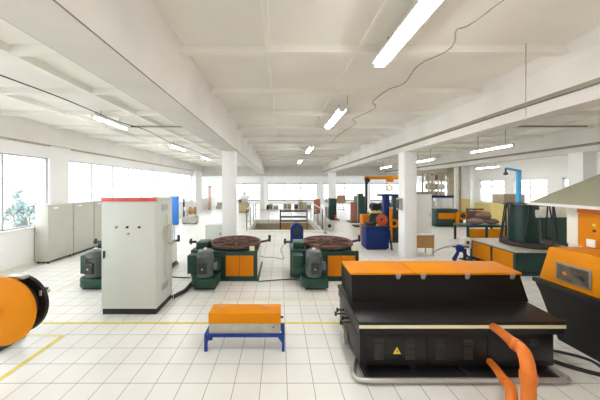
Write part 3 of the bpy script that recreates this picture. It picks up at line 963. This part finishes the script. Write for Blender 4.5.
# hood
hx0, hy1 = 4.40, 4.28
hd = MB()
hx1, hy0, hz = 7.4, 1.2, 1.965
rx0, rx1, ry0, ry1, rzt = 5.85, 5.95, 2.65, 2.83, 3.22
hd.poly([(hx0, hy0, hz), (hx1, hy0, hz), (hx1, hy1, hz), (hx0, hy1, hz), (rx0, ry0, rzt), (rx1, ry0, rzt), (rx1, ry1, rzt), (rx0, ry1, rzt),
         (hx0 + .03, hy0 + .03, hz), (hx1 - .03, hy0 + .03, hz), (hx1 - .03, hy1 - .03, hz), (hx0 + .03, hy1 - .03, hz), (rx0 + .01, ry0 + .01, rzt - .04), (rx1 - .01, ry0 + .01, rzt - .04), (rx1 - .01, ry1 - .01, rzt - .04), (rx0 + .01, ry1 - .01, rzt - .04)],
        [(0, 1, 5, 4), (1, 2, 6, 5), (2, 3, 7, 6), (3, 0, 4, 7), (4, 5, 6, 7), (8, 12, 13, 9), (9, 13, 14, 10), (10, 14, 15, 11), (11, 15, 12, 8), (12, 15, 14, 13), (0, 8, 9, 1), (1, 9, 10, 2), (2, 10, 11, 3), (3, 11, 8, 0)])
ho = hd.build('hood', 'canvas', om)
rm = MB()
rm.box(hx0 - .006, hx0 + .03, hy0, hy1, hz - .045, hz); rm.box(hx0 + .03, hx1, hy1 - .03, hy1 + .006, hz - .045, hz)
rm.box(hx1 - .03, hx1, hy0, hy1 - .03, hz - .045, hz); rm.box(hx0 + .03, hx1 - .03, hy0, hy0 + .03, hz - .045, hz)
rm.build('hood_rim', 'hoodrim', ho)
cable('floor_cable', 'black cable looping on the floor between the black and the orange machine',
      [(3.36, 3.55, .02), (3.6, 3.35, .015), (3.85, 3.22, .015), (3.98, 3.1, .015), (3.95, 2.95, .015)], .018, 'blackmat')
cable('floor_cable', 'second black cable lying near the right end of the skid frame',
      [(3.42, 3.15, .02), (3.6, 2.98, .015), (3.8, 2.86, .015), (3.98, 2.78, .015), (4.02, 2.6, .015)], .026, 'blackmat')

# ---- things between the orange machine and the tower
pc = thing('panel_cabinet', 'dark green panel cabinet with cream top behind the tower machine', 'cabinet', (9.6, 8.6, 0))
B(9.15, 10.6, 8.5, 9.0, .0, 1.15, bev=.01).build('lower_body', 'green', pc)
B(9.15, 10.6, 8.5, 9.0, 1.15, 1.52, bev=.006).build('upper_body', 'creampanel', pc)
B(9.85, 10.05, 8.485, 8.499, 1.22, 1.45, bev=.003).build('yellow_tag', 'cream', pc)
B(9.2, 9.62, 8.485, 8.499, .45, 1.1, bev=.004).build('door', 'green2', pc)
B(9.66, 10.5, 8.485, 8.499, .45, 1.1, bev=.004).build('door', 'green2', pc)

# light blue crane
bc = thing('jib_crane', 'light blue jib crane standing behind the cage tower', 'crane', (9.22, 9.35, 0))
B(9.12, 9.32, 9.25, 9.45, 0, .02).build('base_plate', 'lightblue', bc)
B(9.16, 9.28, 9.29, 9.41, .02, 2.86, bev=.01).build('post', 'lightblue', bc)
MB().bar((9.25, 9.35, 2.84), (8.72, 9.35, 2.93), .08, bev=.008).build('arm', 'lightblue', bc)
k = MB(); k.cyl((8.72, 9.35, 2.93), (8.72, 9.35, 2.74), .03, 12); k.cyl((8.72, 9.30, 2.72), (8.72, 9.40, 2.72), .05, 16)
k.build('pulley', 'darksteel', bc)

# ================================================================== CENTRE / STAIRWELL
rl = thing('stair_railing', 'dark steel railing with pale handrails round the stair opening', 'railing', (.2, 14, 0))
ZR = 1.12
xs0, xs1 = HX0 - .07, HX1 + .07
ps = [(xs0, 11.82), (xs0, 13.2), (xs0, 14.7), (xs0, 16.2), (xs1, 11.82), (xs1, 13.2), (xs1, 14.7), (xs1, 16.2)]
for (a, b_) in ps:
    MB().cyl((a, b_, .10 if b_ < 16.1 else 0), (a, b_, ZR), .022, 10).build('post', 'darksteel', rl)
for xx in (xs0, xs1):
    MB().cyl((xx, 11.8, ZR), (xx, 16.22, ZR), .028, 12).build('handrail', 'hoodrim', rl)
    m = MB(); m.cyl((xx, 11.82, .45), (xx, 16.2, .45), .012, 8); m.cyl((xx, 11.82, .78), (xx, 16.2, .78), .012, 8)
    m.build('side_rail', 'galv', rl)
m = MB()
for zz2 in (.5, ZR - .02):
    m.cyl((xs0, 11.82, zz2), (xs1, 11.82, zz2), .010, 8)
for xx in (-.55, .55, 1.3):
    m.cyl((xx, 11.82, .10), (xx, 11.82, ZR - .02), .010, 8)
m.build('front_rail', 'galv', rl)

gd = thing('stair_guard', 'black steel barrier across the middle of the stair opening', 'barrier', (.7, 13, 0))
for xx, z0 in ((.02, -3.0), (1.42, -3.0)):
    B(xx - .035, xx + .035, 12.75, 12.82, z0, 1.03).build('post', 'darksteel', gd)
for z_ in (.93, .62, .40):
    B(.05, 1.39, 12.765, 12.805, z_ - .045, z_ + .045).build('rail', 'darksteel', gd)
B(.05, 1.39, 12.83, 12.86, -.2, .30).build('infill_panel', 'wood', gd)

# blue hump-backed blower behind the middle turntable
bp = thing('blue_blower', 'small dark blue arched blower behind the middle turntable', 'blower', (.62, 9.3, 0))
h = MB()
o = [(.40, .06), (.40, .58)]
for q in range(9):
    a = PI - q * PI / 8
    o.append((.64 + .24 * math.cos(a), .60 + .24 * math.sin(a)))
o += [(.88, .58), (.88, .06)]
h.prism(o, 'Y', 9.1, 9.5, bev=.01)
h.build('housing', 'blue', bp)
MB().lathe([(0, -.02), (.10, -.02), (.13, 0), (.13, .02)], (.64, 9.1, .55), 28, 'Y').build('intake', 'darksteel', bp)
B(.36, .92, 9.05, 9.55, 0, .06).build('base', 'darksteel', bp)

gb = thing('grey_box_cabinet', 'low grey-green steel cabinet behind the left turntable', 'cabinet', (-2.4, 9.2, 0))
B(-2.78, -2.14, 9.0, 9.45, .06, .80, bev=.01).build('body', 'cab', gb)
B(-2.75, -2.17, 8.988, 8.999, .1, .77, bev=.004).build('door', 'cab', gb)
B(-2.74, -2.18, 9.03, 9.43, 0, .06).build('plinth', 'blackmat', gb)
B(-2.24, -2.21, 8.97, 8.99, .42, .52).build('handle', 'darksteel', gb)

# tan desk with a white machine by the far left pillar
td = thing('desk', 'tan desk under a grey machine left of the far pillar', 'desk', (-3.1, 20.9, 0))
B(-3.55, -2.65, 20.6, 21.2, .05, .70, bev=.01).build('body', 'tan_desk', td)
B(-3.6, -2.6, 20.55, 21.25, .70, .74).build('top', 'galv', td)
B(-3.5, -2.7, 20.65, 21.15, 0, .05).build('plinth', 'blackmat', td)
tm = thing('bench_machine', 'grey and white machine standing on the tan desk', 'machine', (-3.1, 20.9, .74))
B(-3.55, -2.75, 20.65, 21.1, .742, 1.15, bev=.02).build('body', 'galv', tm)
B(-3.4, -2.6, 20.7, 21.05, 1.15, 1.42, bev=.03).build('head', 'white', tm)
B(-3.2, -2.95, 20.72, 21.0, 1.42, 1.75, bev=.02).build('column', 'white', tm)
B(-3.5, -3.3, 20.63, 20.66, .85, 1.05).build('screen', 'darkgrille', tm)

# cartons under the far windows
for (px0, px1, py0, py1, m, lab) in ((266.5, 268.5, 205, 210, 'darksteel', 'small dark carton beside the far left pillar'),
                                 (268.6, 272.7, 204, 209.3, 'carton', 'tan carton first from the left under the far windows'),
                                 (273.2, 278.4, 205.5, 209.3, 'galv', 'low grey carton second from the left under the far windows'),
                                 (283.4, 287, 204, 208.8, 'carton', 'tan carton of the middle pair under the far windows, left one'),
                                 (287.4, 291.4, 204, 208.8, 'carton', 'tan carton of the middle pair under the far windows, right one'),
                                 (294.5, 298, 204.5, 209, 'darksteel', 'dark carton left of the grey stack under the far windows'),
                                 (298.6, 303, 201.5, 209.3, 'carton', 'tall tan carton near the right end of the row under the far windows'),
                                 (303.4, 307, 202.5, 209.3, 'galv', 'tall grey carton near the right end of the row under the far windows'),
                                 (307.4, 311, 205, 209, 'carton', 'last small tan carton of the row under the far windows')):
    Y = 544.5 / (py1 - 186)
    x0 = (px0 - 280) * Y / 242; x1 = (px1 - 280) * Y / 242; z1 = 2.25 - (py0 - 186) * Y / 242
    b = B(x0, x1, Y, Y + .45, 0, z1, bev=.012)
    b.box(x0 - .003, x1 + .003, Y + .19, Y + .25, z1 - .002, z1 + .003)
    tag(b.build('carton', m), lab, 'box', 'cartons under the far windows')

# ---- sheet roll along the railing
sr_ = thing('sheet_roll', 'pale grey roll of sheet lying beside the right stair railing', 'roll', (2.6, 13, 0))
MB().lathe([(.09, 0), (.26, 0), (.265, .02), (.265, 3.1), (.26, 3.12), (.09, 3.12)], (2.46, 12.0, .268), 36, 'Y', True).build('sheet', 'roll', sr_)
MB().lathe([(.06, -.01), (.09, -.01), (.09, 3.1), (.06, 3.1)], (2.46, 12.0, .268), 24, 'Y', True).build('core', 'darksteel', sr_)

# ---- dark green cabinet machine by the far right pillar
gm = thing('green_press', 'dark green upright press in front of the far right pillar', 'machine', (3.4, 16, 0))
B(3.22, 3.72, 15.9, 16.5, .05, 1.42, bev=.02).build('body', 'green', gm)
B(3.26, 3.5, 15.86, 15.9, .95, 1.2).build('panel', 'green2', gm)
B(3.18, 3.9, 15.85, 16.55, 0, .05).build('base', 'darksteel', gm)
B(2.98, 3.1, 15.95, 16.15, .05, 1.45, bev=.01).build('upright', 'darksteel', gm)
B(3.1, 3.24, 15.98, 16.1, 1.0, 1.12).build('arm', 'darksteel', gm)
B(3.58, 3.7, 15.80, 15.89, .05, .32).build('pedal_box', 'red', gm)

cpo = thing('measuring_post', 'pale grey post standing at the near right corner of the stair railing', 'post', (2.17, 11.6, 0))
B(2.10, 2.24, 11.45, 11.6, 0, .02).build('base_plate', 'darksteel', cpo)
B(2.14, 2.20, 11.5, 11.55, .02, 1.8, bev=.005).build('upright', 'galv', cpo)
B(2.10, 2.3, 11.47, 11.5, 1.25, 1.45).build('box', 'white', cpo)

bd = thing('board_stand', 'rounded brown board on a thin stand before the far right windows', 'stand', (5.5, 21.8, 0))
o = []
for (sx, sy) in ((1, 1), (-1, 1), (-1, -1), (1, -1)):
    for q in range(5):
        a = {(1, 1): 0, (-1, 1): PI / 2, (-1, -1): PI, (1, -1): 1.5 * PI}[(sx, sy)] + q * PI / 8
        o.append((5.5 + sx * .22 + .2 * math.cos(a), 1.07 + sy * .17 + .2 * math.sin(a)))
MB().prism(o, 'Y', 21.75, 21.82, bev=.01).build('board', 'brownwood', bd)
l = MB()
for s in (-1, 1):
    l.bar((5.5 + s * .25, 21.8, 0), (5.5 + s * .12, 21.8, .75), .04)
l.bar((5.3, 21.8, .3), (5.7, 21.8, .3), .03)
l.box(5.2, 5.8, 21.7, 21.9, .1, .16)
l.build('stand', 'galv', bd)
rb = tag(B(2.75, 3.22, 19.3, 19.8, 0, 1.2, bev=.015).build('crate', 'redbrown'), 'upright red-brown crate left of the dark green press', 'crate')

g2 = thing('green_winder', 'dark green winder with a red-brown door left of the gantry post', 'machine', (4.8, 15, 0))
B(4.72, 5.3, 15.0, 15.6, .05, 1.62, bev=.02).build('body', 'green', g2)
B(4.36, 4.66, 14.85, 15.0, .05, 1.25, bev=.01).build('door', 'redbrown', g2)
B(4.3, 5.35, 14.8, 15.65, 0, .05).build('base', 'darksteel', g2)
B(4.74, 4.82, 14.88, 14.98, .05, 1.75, bev=.008).build('upright', 'galv', g2)
B(4.9, 5.25, 14.99, 15.0, .5, 1.2).build('panel', 'green2', g2)
B(4.9, 5.2, 15.05, 15.4, 1.62, 1.8, bev=.02).build('head', 'green2', g2)
tag(B(4.1, 4.6, 13.2, 13.8, 0, .05).build('floor_mat', 'darksteel'), 'dark flat mat on the floor left of the gantry post', 'mat')

# gantry hoist
ga = thing('gantry_hoist', 'thin dark gantry post with an orange beam left of the white pillar', 'hoist', (4.27, 12, 0))
B(4.12, 4.42, 11.85, 12.15, 0, .03).build('base_plate', 'darksteel', ga)
B(4.22, 4.32, 11.95, 12.05, .03, 2.58, bev=.01).build('post', 'darksteel', ga)
MB().bar((4.27, 12, 2.3), (4.46, 12, 2.56), .06).build('brace', 'darksteel', ga)
B(4.2, 6.4, 11.93, 12.07, 2.58, 2.74, bev=.012).build('beam', 'orange', ga)
MB().cyl((4.27, 11.85, 2.57), (4.27, 11.93, 2.57), .10, 20).build('pulley', 'blackmat', ga)
hk = MB(); hk.box(5.30, 5.58, 11.88, 12.12, 2.44, 2.58, bev=.02); hk.build('trolley', 'orange_deep', ga)
hk = MB(); hk.cyl((5.43, 12, 2.44), (5.43, 12, 1.35), .02, 8); hk.lathe([(.08, -.04), (.17, -.04), (.17, .04), (.08, .04)], (5.43, 12, 2.15), 20, 'Y', True)
hk.build('chain', 'cream', ga)

# extruder machine behind the blue box
ex = thing('green_extruder', 'dark green machine with black motors behind the blue box', 'machine', (4.9, 11, 0))
B(4.0, 5.5, 10.6, 11.2, .06, 1.05, bev=.02).build('body', 'green', ex)
B(4.05, 5.45, 10.65, 11.15, 0, .06).build('base', 'darksteel', ex)
B(4.05, 4.8, 10.62, 11.15, 1.05, 1.12, bev=.01).build('top_tray', 'cream', ex)
for xx in (4.25, 4.62, 5.05):
    MB().cyl((xx, 10.68, 1.32), (xx, 11.1, 1.32), .17, 20).build('motor', 'blackmat', ex)
    B(xx - .1, xx + .1, 10.75, 11.05, 1.05, 1.2).build('motor_foot', 'darksteel', ex)
ocx = B(3.62, 3.9, 10.6, 11.0, .05, .98, bev=.015).build('orange_case', 'orange_deep', ex)
B(3.66, 3.86, 10.585, 10.6, .15, .85).build('case_door', 'pipe', ocx)
MB().tube([(3.9, 10.8, .9), (4.1, 10.55, 1.15), (4.5, 10.52, 1.05), (5.0, 10.5, .95)], .03, 10).build('yellow_hose', 'yellow', ex)

bf = thing('blue_frame_winder', 'tall dark blue frame with orange arm beside the white pillar', 'machine', (4.4, 9.8, 0))
B(4.18, 4.40, 9.7, 9.95, .04, 1.84, bev=.01).build('post', 'blue', bf)
B(3.95, 4.78, 9.72, 9.92, 1.84, 1.93, bev=.01).build('top_bar', 'blue', bf)
B(4.58, 4.82, 9.75, 10.0, .04, 1.84, bev=.01).build('green_column', 'green', bf)
B(4.1, 4.9, 9.6, 10.1, 0, .04).build('base', 'darksteel', bf)
B(4.37, 4.47, 9.60, 9.69, .04, 1.35, bev=.01).build('orange_arm', 'orange', bf)
B(4.36, 4.48, 9.59, 9.70, 1.35, 1.42).build('arm_head', 'steel', bf)

bx = thing('blue_box', 'dark blue steel box left of the white pillar base', 'machine', (3.4, 8.8, 0))
B(3.03, 3.83, 8.5, 9.05, .05, .80, bev=.012).build('body', 'blue', bx)
B(3.0, 3.86, 8.47, 9.08, .80, .84, bev=.006).build('top', 'darksteel', bx)
B(3.08, 3.78, 8.55, 9.0, 0, .05).build('plinth', 'blackmat', bx)
B(3.12, 3.74, 8.487, 8.499, .12, .74, bev=.004).build('door', 'blue', bx)
b = MB(); b.box(3.1, 3.35, 8.6, 8.9, .84, .93, bev=.01); b.cyl((3.42, 8.7, .84), (3.42, 8.7, .98), .04, 12); b.build('top_fittings', 'blackmat', bx)
MB().lathe([(.07, -.05), (.15, -.05), (.20, -.03), (.20, .03), (.15, .05), (.07, .05)], (3.62, 8.6, 1.045), 28, 'Y', True).build('red_reel', 'redorange', bx)
B(3.58, 3.66, 8.57, 8.63, .84, 1.0).build('reel_stand', 'red', bx)
MB().bar((3.86, 8.35, .03), (3.82, 8.46, .72), .05).build('side_brace', 'blue', bx)
MB().lathe([(.09, -.03), (.17, -.03), (.17, .03), (.09, .03)], (4.52, 9.56, .78), 28, 'Y', True).build('orange_reel', 'orange_deep', bf)

sb = thing('switch_box', 'small grey switch box mounted on the white pillar', 'switch box', (3.9, 7.8, 1.7))
B(3.80, 3.905, 7.7, 7.92, 1.48, 1.86, bev=.008).build('box', 'galv', sb)
B(3.79, 3.80, 7.72, 7.90, 1.52, 1.82, bev=.003).build('cover', 'darkgrille', sb)

# ---- white cabinet on a wooden desk right of the pillar
wd = thing('wooden_desk', 'small wooden desk on legs right of the white pillar', 'desk', (4.7, 7.9, 0))
B(4.34, 4.96, 7.72, 8.25, .67, .71, bev=.006).build('top', 'white', wd)
B(4.36, 4.94, 7.75, 8.2, .26, .67, bev=.006).build('drawer_case', 'wood', wd)
for (a, b_) in ((4.37, 7.75), (4.90, 7.75), (4.37, 8.17), (4.90, 8.17)):
    B(a, a + .035, b_, b_ + .035, 0, .27).build('leg', 'galv', wd)
wc = thing('white_cabinet', 'white metal cabinet standing on the wooden desk', 'cabinet', (4.65, 8, .71))
B(4.36, 4.93, 7.86, 8.2, .712, 1.98, bev=.008).build('body', 'white', wc)
B(4.38, 4.91, 7.847, 7.859, .74, 1.95, bev=.004).build('door', 'white', wc)
B(4.85, 4.87, 7.83, 7.847, 1.25, 1.38).build('handle', 'steel', wc)
wt = thing('wire_tray', 'shallow pale blue tray lying on top of the white cabinet', 'tray', (4.65, 8, 1.98))
t = MB(); t.box(4.36, 4.94, 7.84, 8.2, 1.982, 2.0); t.box(4.36, 4.94, 7.84, 7.86, 2.0, 2.06); t.box(4.36, 4.94, 8.18, 8.2, 2.0, 2.06); t.box(4.36, 4.38, 7.86, 8.18, 2.0, 2.06); t.box(4.92, 4.94, 7.86, 8.18, 2.0, 2.06)
t.build('tray', 'canvas', wt)
B(4.6, 4.9, 7.9, 8.1, 2.0, 2.05).build('tool_case', 'blue', wt)

# ---- distant machines of the right bay
fm = thing('orange_line_machine', 'distant green machine with an orange band and round wheel', 'machine', (9.2, 13.3, 0))
B(8.6, 9.8, 13.3, 13.9, .03, .98, bev=.02).build('body', 'green', fm)
B(8.7, 9.78, 13.27, 13.3, .44, .76, bev=.01).build('orange_band', 'orange', fm)
B(9.62, 9.8, 13.2, 13.28, .0, .80, bev=.01).build('orange_post', 'orange', fm)
MB().lathe([(0, -.03), (.07, -.03), (.08, 0), (.20, 0), (.24, -.02), (.24, .04), (0, .04)], (10.0, 13.25, .62), 28, 'Y').build('wheel', 'orange', fm)
MB().lathe([(0, -.05), (.11, -.05), (.13, -.032), (.13, -.028), (0, -.028)], (10.0, 13.25, .62), 24, 'Y').build('wheel_hub', 'darkgrille', fm)
B(9.93, 10.07, 13.3, 13.5, 0, .5).build('wheel_stand', 'darksteel', fm)
cv = thing('conveyor', 'long brown sloping conveyor right of the distant orange wheel', 'conveyor', (11, 13.2, 0))
c = MB(); c.prism([(10.35, .42), (10.35, .92), (12.4, .62), (12.4, .30)], 'Y', 13.0, 13.5, bev=.01); c.build('belt_body', 'purple', cv)
MB().bar((10.35, 12.98, .94), (12.4, 12.98, .64), .06).build('side_rail', 'pipe', cv)
for xx in (10.45, 11.3, 12.25):
    B(xx - .04, xx + .04, 13.2, 13.3, 0, .45).build('leg', 'darksteel', cv)
B(10.36, 11.3, 13.42, 13.48, .92, 1.0).build('green_rail', 'green2', cv)
B(10.36, 10.44, 13.42, 13.48, 0, .92).build('leg', 'darksteel', cv)

lb = thing('glass_booth', 'pale translucent booth with a dark blue top beam in the right bay', 'booth', (9.3, 14.5, 0))
B(9.66, 10.35, 14.5, 15.0, .05, 1.55, bev=.01).build('panel', 'cab', lb)
B(8.6, 10.4, 14.45, 15.05, 1.55, 1.68, bev=.01).build('top_beam', 'blue', lb)
B(8.62, 8.7, 14.5, 14.58, 0, 1.55).build('post', 'darksteel', lb)
B(9.62, 10.38, 14.46, 15.02, 0, .05).build('base', 'darksteel', lb)
B(9.72, 10.3, 14.485, 14.5, .6, 1.5, bev=.004).build('pane', 'white', lb)

wpst = tag(B(10.2, 10.36, 14.05, 14.2, 0, 4.1, bev=.01).build('ceiling_post', 'white'), 'thin white post from floor to ceiling beside the pale booth', 'post')

rk = thing('storage_rack', 'tan storage rack with cartons in the far right bay', 'rack', (13.2, 20, 0))
for xx in (12.3, 13.1, 13.9):
    B(xx - .05, xx + .05, 20.0, 20.1, 0, 3.35).build('upright', 'tan_wall', rk)
    B(xx - .05, xx + .05, 20.8, 20.9, 0, 3.35).build('upright', 'tan_wall', rk)
for z_ in (.5, 1.3, 2.0, 2.75, 3.32):
    B(12.25, 13.95, 19.98, 20.92, z_ - .05, z_).build('shelf', 'tan_wall', rk)
n_ = 0
for (z_, x0, w_, h_, m) in ((2.0, 12.4, .5, .5, 'carton'), (2.0, 13.2, .55, .42, 'galv'), (2.75, 12.45, .45, .4, 'galv'), (2.75, 13.25, .5, .45, 'carton'), (1.3, 12.4, .55, .5, 'carton'), (1.3, 13.25, .5, .5, 'carton'), (.5, 12.4, .5, .5, 'galv')):
    lab = ['tan carton on the third rack shelf, left half', 'grey carton on the third rack shelf, right half', 'grey carton on the fourth rack shelf, left half', 'tan carton on the fourth rack shelf, right half',
           'tan carton on the second rack shelf, left half', 'tan carton on the second rack shelf, right half', 'grey carton on the lowest rack shelf'][n_]
    n_ += 1
    tag(B(x0, x0 + w_, 20.15, 20.7, z_ + .001, z_ + h_, bev=.01).build('carton', m), lab, 'box', 'cartons on the tan rack')

# orange work table with sacks
wt2 = thing('work_table', 'orange-fronted work table under brown sacks behind the tower machine', 'table', (8.3, 9.8, 0))
B(7.35, 9.0, 9.5, 10.3, .62, .68, bev=.008).build('top', 'green', wt2)
for (a, b_) in ((7.42, 8.1), (8.2, 8.96)):
    B(a, b_, 9.55, 9.57, .15, .56, bev=.004).build('front_panel', 'orange', wt2)
for (a, b_) in ((7.38, 9.52), (8.12, 9.52), (8.92, 9.52), (7.38, 10.22), (8.92, 10.22)):
    B(a, a + .07, b_, b_ + .06, 0, .62).build('leg', 'green', wt2)
for (x, yy, z, a, b_, c_, lab) in ((7.98, 9.86, .815, .31, .26, .125, 'brown sack lying at the left of the table pile'), (8.61, 9.9, .815, .29, .26, .125, 'brown sack lying at the right of the table pile'),
                                (8.30, 9.88, 1.05, .28, .22, .11, 'brown sack lying on top of the table pile')):
    tag(MB().ball((x, yy, z), a, b_, c_, 3, .06).build('sack', 'sack'), lab, 'sack', 'brown sacks on the work table')
wb = thing('white_spool', 'white round spool on a stand right of the brown sacks', 'spool', (8.85, 9.2, 0))
MB().lathe([(.05, -.06), (.20, -.06), (.20, -.04), (.10, -.03), (.10, .03), (.20, .04), (.20, .06), (.05, .06)], (8.95, 9.2, .92), 28, 'Y', True).build('spool', 'white', wb)
B(8.92, 8.98, 9.17, 9.23, .03, .90).build('post', 'darksteel', wb)
B(8.8, 9.1, 9.05, 9.35, 0, .03).build('base', 'darksteel', wb)
yb = thing('beige_crate', 'beige crate stacked high beside the light blue crane', 'crate', (10.4, 11, 0))
B(10.0, 11.0, 10.8, 11.5, 0, 1.45, bev=.01).build('lower_box', 'yellow_dado', yb)
B(10.05, 11.0, 10.85, 11.45, 1.45, 1.88, bev=.02).build('upper_box', 'carton', yb)
for (a, w_, lab) in ((14.2, 1.0, 'yellow locker left of the right wall window'), (12.6, .9, 'yellow locker under the right wall window')):
    q = thing('yellow_locker', lab, 'locker', (14.8, a, 0), 'yellow lockers along the right wall')
    B(14.9, 15.5, a, a + w_, .05, 1.05, bev=.01).build('body', 'yellow_dado', q)
    B(14.885, 14.9, a + .04, a + w_ - .04, .1, 1.0).build('door', 'yellow_dado', q)
    B(14.93, 15.47, a + .03, a + w_ - .03, 0, .05).build('plinth', 'blackmat', q)

# small control boxes in front of the tower machine
cbx = thing('control_box', 'small white control box on a post at the end of the tower machine', 'control box', (5.65, 7.4, 0))
B(5.55, 5.75, 7.3, 7.5, 0, .03).build('base_plate', 'darksteel', cbx)
B(5.62, 5.68, 7.37, 7.43, .03, .4).build('post', 'darksteel', cbx)
B(5.54, 5.76, 7.28, 7.48, .36, .68, bev=.01).build('box', 'white', cbx)
MB().cyl((5.65, 7.27, .55), (5.65, 7.29, .55), .05, 16).build('dial', 'darkgrille', cbx)

# tripod with wires
tp = thing('wire_tripod', 'dark blue tripod guiding thin wires on the floor behind the black machine', 'tripod', (5.2, 7.0, 0))
for (a, b_) in ((4.85, 6.8), (5.5, 6.75), (5.25, 7.35)):
    MB().bar((a, b_, .02), (5.2, 7.0, .44), .05, bev=.008).build('leg', 'blue', tp)
MB().lathe([(0, .36), (.08, .36), (.10, .40), (.10, .50), (.06, .54), (0, .54)], (5.2, 7.0, 0), 20).build('hub', 'blue', tp)
MB().bar((5.0, 7.0, .5), (5.42, 6.95, .5), .04).build('cross_arm', 'darksteel', tp)
for i, (z_, dy, dl) in enumerate(((.56, 0, .0), (.50, .10, .1), (.43, .22, .25))):
    cable('steel_wire', ['topmost thin wire running left from the blue tripod', 'middle thin wire running left from the blue tripod', 'lowest thin wire running left from the blue tripod'][i],
          [(5.8, 7.0 + dy, z_ - .02), (5.2, 7.0 + dy, z_), (4.9, 7.2 + dy, z_ - .12), (4.6, 7.25 + dy, .30 - dl * .9)], .004, 'darkgrille')

# ================================================================== OUTSIDE THE LEFT WINDOWS
def shrub(label, x, y, h, r, n):
    t = thing('shrub', label, 'shrub', (x, y, -.1), None)
    f = MB()
    for k in range(n):
        a = random.uniform(0, 2 * PI); q = r * math.sqrt(random.random()); zc = -.1 + h * random.uniform(.35, .95)
        c = Vector((x + q * math.cos(a), y + q * math.sin(a), zc))
        for w in range(14):
            d = Vector((random.gauss(0, 1), random.gauss(0, 1), random.gauss(0, 1))).normalized()
            p = c + d * random.uniform(.05, .16)
            u, v = frame(d)
            L_ = random.uniform(.10, .17)
            f.poly([p - u * L_ * .5, p + d * L_ * .4 + v * L_ * .25, p + u * L_ * .5, p - d * L_ * .2 - v * L_ * .25], [(0, 1, 2, 3)])
    f.build('foliage', 'foliage', t)
    s_ = MB()
    for k in range(5):
        a = k * 1.26
        s_.bar((x, y, -.1), (x + r * .6 * math.cos(a), y + r * .6 * math.sin(a), -.1 + h * .7), .03)
    s_.build('stem', 'tan_wall', t)
shrub('low bluish green shrub outside the nearest left window', -10.2, 9.9, 1.65, .45, 70)
shrub('taller thin shrub outside the nearest left window', -11.5, 10.5, 2.3, .35, 36)
